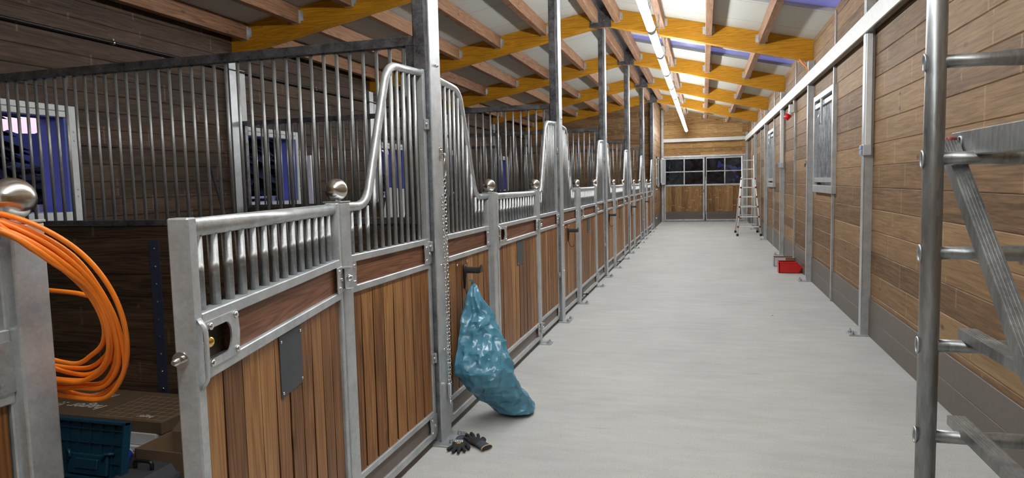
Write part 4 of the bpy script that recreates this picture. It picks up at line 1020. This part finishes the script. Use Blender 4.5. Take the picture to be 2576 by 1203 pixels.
rnd = random.Random(3); cen = Vector((-.04, 1.16, 1.27)); cbm = MB(); loc = cb.location
scl = [1.0, .96, .93, .90, .87, .84, .81, .90, .99]
prevs = []
for li, sc_ in enumerate(scl):
    P = []
    for pi, p in enumerate(base_loop):
        v = Vector(p)-cen; low = max(0, -v.z/.25)
        top_ = max(0, v.z/.21)
        s2 = sc_+rnd.uniform(-.02, .02)
        q = cen+Vector((v.x*((s2*1.14 if li == 0 else s2) if p[0] > 0 else 1), v.y, v.z*(s2*.75+.25 if v.z > 0 else s2-(1-s2)*.9)))
        q.z = q.z-(.006*(li % 3))*top_
        q.y += -.014*(li % 4)*(1 if pi < 4 else .3)+(.010*(li % 3)*low)
        P.append(q-loc)
    prevs.append(P); cbm.tube(smooth_path(P, 8), .0058, 9, closed=True)
P = [(.02, 1.055, 1.47), (.075, 1.09, 1.40), (.11, 1.16, 1.34), (.10, 1.22, 1.285), (.06, 1.24, 1.27), (.0, 1.25, 1.275), (-.09, 1.25, 1.28)]
cbm.tube(smooth_path([Vector(p)-loc for p in P], 6, False), .0055, 8)
P = [(-.06, 1.04, 1.47), (-.035, 1.00, 1.45), (-.015, .985, 1.40), (.002, .98, 1.345), (.010, .98, 1.315)]
cbm.tube(smooth_path([Vector(p)-loc for p in P], 6, False), .0062, 9)
cbm.build('cable', 'orange', cb)
mb = MB(); p = Vector((.010, .98, 1.318))-loc; d = Vector((.012, 0, -.06))
mb.tube([p, p+d*.1, p+d*.6, p+d*.62, p+d*.68, p+d*.72, p+d*.95, p+d*1.0], [.010, .013, .018, .0165, .0185, .020, .019, .017], 16)
pl = mb.build('power_plug', 'black', cb, label='black mains plug hanging in front of the post')
mb = MB()
for s_ in (-1, 1): mb.cyl(p+d+Vector((s_*.0095, 0, 0)), p+d*1.28+Vector((s_*.0095, 0, 0)), .0024, 8)
mb.build('plug_pins', 'chrome', pl)
mb = MB(); mb.tube([p+d*.66, p+d*.70], [.0208, .0208], 16); mb.build('collar', 'black', pl)

# ------------------------------------------------------------------ things on the floor of the first stall
mb = MB(); mb.box(XL+.02, -.10, .4, Y(0)+.01, 0, .012)
for i in range(0): pass
t_ = tag(mb.build('rubber_mat', 'mesh_floor'), 'black rubber mat covering the floor of the first stall', 'mat')
m, t, b = newmat('dimpled_rubber'); 
b.inputs['Base Color'].default_value = (.012, .012, .013, 1); b.inputs['Roughness'].default_value = .55
tc = N(t, 'ShaderNodeTexCoord'); vo = N(t, 'ShaderNodeTexVoronoi'); vo.inputs['Scale'].default_value = 55; vo.inputs['Randomness'].default_value = .15; t.links.new(tc.outputs['Object'], vo.inputs['Vector']); bump(t, b, vo.outputs['Distance'], .9, .01)
t_.data.materials[0] = m
zf = .012
fb_ = thing('foam_board_stack', 'stack of white boards lying under the long carton in the first stall', 'boards', (-2.3, 3.2, zf))
mb = MB(); mb.box(-.75, .75, -.24, .25, 0, .012); mb.build('pallet_card', 'cardboard', fb_)
mb = MB(); mb.box(-.75, .76, -.21, .27, .013, .040, .002); mb.build('thin_board', 'styro', fb_)
mb = MB(); mb.box(-.75, .74, -.19, .28, .043, .112, .002); mb.build('thick_board', 'styro', fb_)
lc = thing('long_carton', 'long flat brown printed carton lying against the nearest divider boards', 'carton', (-2.3, 3.2, zf+.113))
mb = MB(); mb.box(-.30, .78, -.18, .29, 0, .07, .003); mb.box(-.85, -.305, -.12, .29, 0, .065, .003); mb.build('carton', 'cardboard_dark', lc)
def text(body, size, loc_, rz, mat, parent, rx=0, name='lettering'):
    cu = bpy.data.curves.new(name, 'FONT'); cu.body = body; cu.size = size; cu.extrude = .0006; cu.align_x = 'CENTER'; cu.shear = .25
    tmp = bpy.data.objects.new(name, cu); me = bpy.data.meshes.new_from_object(tmp)
    o = bpy.data.objects.new(name, me); COL.objects.link(o); me.materials.append(M[mat]); o.parent = parent; o.location = loc_; o.rotation_euler = (rx, 0, rz); bpy.data.objects.remove(tmp); bpy.data.curves.remove(cu); return o
text('hager', .10, (-.02, .20, .0705), math.pi, 'paper', lc); text('hager !!', .12, (.02, .0, .0705), math.pi, 'paper', lc); text('hager', .05, (.60, -.10, .0705), math.pi, 'paper', lc)
mb = MB()
for i in range(7): mb.box(.28, .77, -.15+.06*i, -.148+.06*i, .0702, .0706)
for i in range(9): mb.box(.28+.06*i, .282+.06*i, -.15, .22, .0702, .0706)
mb.build('printed_grid', 'card_light', lc)
tb = thing('toolbox', 'open dark teal plastic tool case with ribbed lid standing up in the first stall', 'toolbox', (-1.41, 2.45, zf))
mb = MB()
for (a_, b_, c_, d_) in ((-.22, .22, -.30, -.29), (-.22, .22, -.01, .0), (-.22, -.21, -.30, 0), (.21, .22, -.30, 0)): mb.box(a_, b_, c_, d_, 0, .11, .002)
mb.box(-.22, .22, -.30, 0, 0, .008); mb.build('case', 'teal_box', tb)
mb = MB(); mb.box(-.22, .22, 0, .012, 0, .285, .004)
for x in (-.22, .205): mb.box(x, x+.015, -.03, .002, 0, .285, .002)
for z in (0, .27): mb.box(-.22, .22, -.03, .002, z, z+.015, .002)
for z in (.08, .17, .235): mb.box(-.20, .20, -.012, 0, z, z+.005)
for x in (-.15, -.08, -.01, .06, .13): mb.box(x, x+.006, -.012, 0, .015, .27)
mb.box(-.12, .12, -.022, 0, .02, .12, .006); mb.box(-.07, .07, -.032, -.018, .05, .10, .004)
for s_ in (-1, 1): mb.tube([(s_*.15, -.01, .13), (s_*.11, -.03, .13), (s_*.10, -.03, .10)], .008, 7)
lid = mb.build('lid', 'teal_box', tb, (0, .0, .118)); lid.rotation_euler = (R(-10), 0, 0)
rl = thing('plastic_tube', 'blue plastic tube with white rim leaning beside the open tool case', 'tube', (-1.50, 2.62, zf))
P0 = Vector((.085, -.17, .02)); P1 = Vector((0, 0, .10)); rl.location = (-1.49, 2.74, zf+.02)
mb = MB(); mb.tube([P0, P1], .034, 24, cap=False); mb.tube([P1, P0], .030, 24, cap=False); mb.build('tube_wall', 'blue_roll', rl)
dn = (P1-P0).normalized(); o1 = dn.orthogonal().normalized(); o2 = dn.cross(o1)
mb = MB(); mb.tube([P1+(o1*math.cos(q)+o2*math.sin(q))*.032 for q in [2*math.pi*i/24 for i in range(24)]], .0045, 6, closed=True); mb.build('rim', 'paper', rl)
cbx = thing('cardboard_box', 'open brown cardboard box behind the free end of the open gate', 'box', (-1.27, 2.87, zf))
mb = MB()
for (a_, b_, c_, d_) in ((-.16, .16, -.13, -.126), (-.16, .16, .126, .13), (-.16, -.156, -.13, .13), (.156, .16, -.13, .13)): mb.box(a_, b_, c_, d_, 0, .15)
mb.box(-.16, .16, -.13, .13, 0, .004); mb.build('shell', 'cardboard', cbx)
mb = MB(); mb.poly([(-.16, .126, .15), (.16, .126, .15), (.18, .10, .24), (-.06, .10, .24)], (0, .004, 0)); fl = mb.build('flap', 'card_light', cbx)
text('EZ', .05, (.04, .110, .165), 0, 'red_dark', cbx, R(105))
dr = thing('cordless_tool', 'dark grey power tool case with red knobs beside the cardboard box', 'tool', (-1.16, 2.52, zf))
mb = MB(); mb.box(-.14, .14, -.11, .11, 0, .12, .02, 2); mb.poly([(-.12, -.11, .12), (.12, -.11, .12), (.09, -.11, .16), (-.06, -.11, .16)], (0, .20, 0)); mb.build('body', 'boxgrey', dr)
mb = MB(); mb.tube(fillet([(-.04, 0, .16), (-.04, 0, .20), (.06, 0, .20), (.06, 0, .16)], .03, 4), .010, 8); mb.build('handle', 'black', dr)
for x in (-.06, .03):
    mb = MB(); mb.sphere((x, -.125, .10), .024, 14, 8, (1, 1, .7)); mb.tube([(x, -.125, .10), (x+.03, -.13, .10)], .010, 8); mb.build('knob', 'red', dr)

# ------------------------------------------------------------------ things leaning in the second stall
def leaner(name, lb, cat, p0, p1, w, th, mat):
    p0, p1 = Vector(p0), Vector(p1); d = (p1-p0).normalized(); s_ = d.cross(Vector((0, 1, 0))).normalized()*w/2
    mb = MB(); mb.poly([p0-s_-p0, p0+s_-p0, p1+s_*.9-p0, p1-s_*.9-p0], (0, th, 0)); o = mb.build(name, mat, None, p0); return tag(o, lb, cat)
leaner('white_board', 'tall white panel leaning behind the bars of the nearest left panel', 'panel', (-1.08, 4.6, .02), (-.93, 5.0, 1.50), .20, .02, 'styro')
leaner('white_board', 'narrow white panel with small print leaning right of the tall one', 'panel', (-.84, 4.95, .02), (-.82, 5.25, 1.50), .11, .015, 'styro')
leaner('metal_profile', 'long bright metal profile leaning beside the second left window', 'profile', (-3.62, 7.95, .02), (-3.86, 8.25, 1.98), .09, .04, 'white')
mb = MB(); mb.cyl((0, 0, .016), (-.42, -.10, 1.86), .016, 10)
tag(mb.build('plastic_pipe', 'boxgrey', None, (-3.57, 6.55, 0)), 'dark grey pipe leaning against the left wall boards', 'pipe')

# ------------------------------------------------------------------ scaffold in the right foreground
sf = thing('scaffold_tower', 'aluminium scaffold frame standing in the right foreground', 'scaffold', (2.055, 2.0, 0))
mb = MB(); mb.tube([(0, 0, .0), (0, 0, 2.9)], .0245, 24); up = mb.build('upright', 'alu', sf)
mb = MB(); mb.tube([(.78, 0, .0), (.78, 0, 2.9)], .0262, 20); mb.build('upright', 'alu', sf)
ZR = [.345, .60, .855, 1.105, 1.355, 1.60, 1.855, 2.11, 2.36, 2.61, 2.86]
ZR = [1.553+(i-5)*.2495 for i in range(11)]
def ringtube(mb, z, x):
    mb.tube([(x-.0268, .012*math.cos(a_), z+.021*math.sin(a_)) for a_ in [2*math.pi*i/16 for i in range(16)]], .003, 6, closed=True)
for z in ZR:
    mb = MB(); mb.tube([(0, 0, z), (.13, 0, z), (.17, 0, z), (.61, 0, z), (.65, 0, z), (.78, 0, z)], [.0175, .0175, .021, .021, .0175, .0175], 14); rg = mb.build('rung', 'alu', sf)
    mb = MB(); ringtube(mb, z, 0); mb.build('rung_end_ring', 'galv_bright', rg)
def prof(x, y0, z0, y1, z1, w, h, name, label=None):
    mb = MB(); d = Vector((0, y1-y0, z1-z0)); nrm = Vector((0, -(z1-z0), y1-y0)).normalized()*h/2
    if nrm.z < 0: nrm = -nrm
    A = Vector((x-w/2, y0, z0)); 
    mb.poly([A-nrm, A+nrm, A+nrm+Vector((w, 0, 0)), A-nrm+Vector((w, 0, 0))], d)
    n_ = 5
    for i in range(n_):
        q = A+nrm+Vector((w*(i+.7)/(n_+.4)-.0015, 0, 0)); mb.poly([q, q+Vector((.0022, 0, 0)), q+Vector((.0022, 0, 0))+nrm.normalized()*.0012, q+nrm.normalized()*.0012], d)
    return mb.build(name, 'alu', sf, label=label)
prof(.065, .10, 1.59, -1.1, .50, .040, .036, 'diagonal_brace')
prof(.10, .03, ZR[3]+.030, -1.5, ZR[3]+.030, .045, .026, 'horizontal_brace')
prof(.10, .09, ZR[2]+.018, -1.5, ZR[2]+.018, .045, .026, 'horizontal_brace')
mb = MB(); mb.box(.09, .13, -1.5, .165, 1.560, 1.627, .003); mb.build('platform_beam', 'alu', sf)
mb = MB(); mb.cyl((.068, .125, 1.603), (.09, .125, 1.603), .011, 14); mb.build('plug', 'red_dark', sf, label='dull red plastic plug')
mb = MB(); pts = fillet([(.088, .075, 1.578), (.088, .075, 1.612), (.088, .10, 1.612), (.088, .10, 1.578)], .01, 3); mb.tube(pts, .003, 6, closed=True); mb.build('slot_ring', 'galv_bright', sf)
for x in (0, .78):
    mb = MB(); mb.cyl((x, 0, 0), (x, 0, .012), .05, 16); mb.build('foot', 'black', sf)
for y in (-1.5,):
    mb = MB(); mb.tube([(.1, y, 0), (.1, y, 2.9)], .0262, 16); mb.build('upright', 'alu', sf)
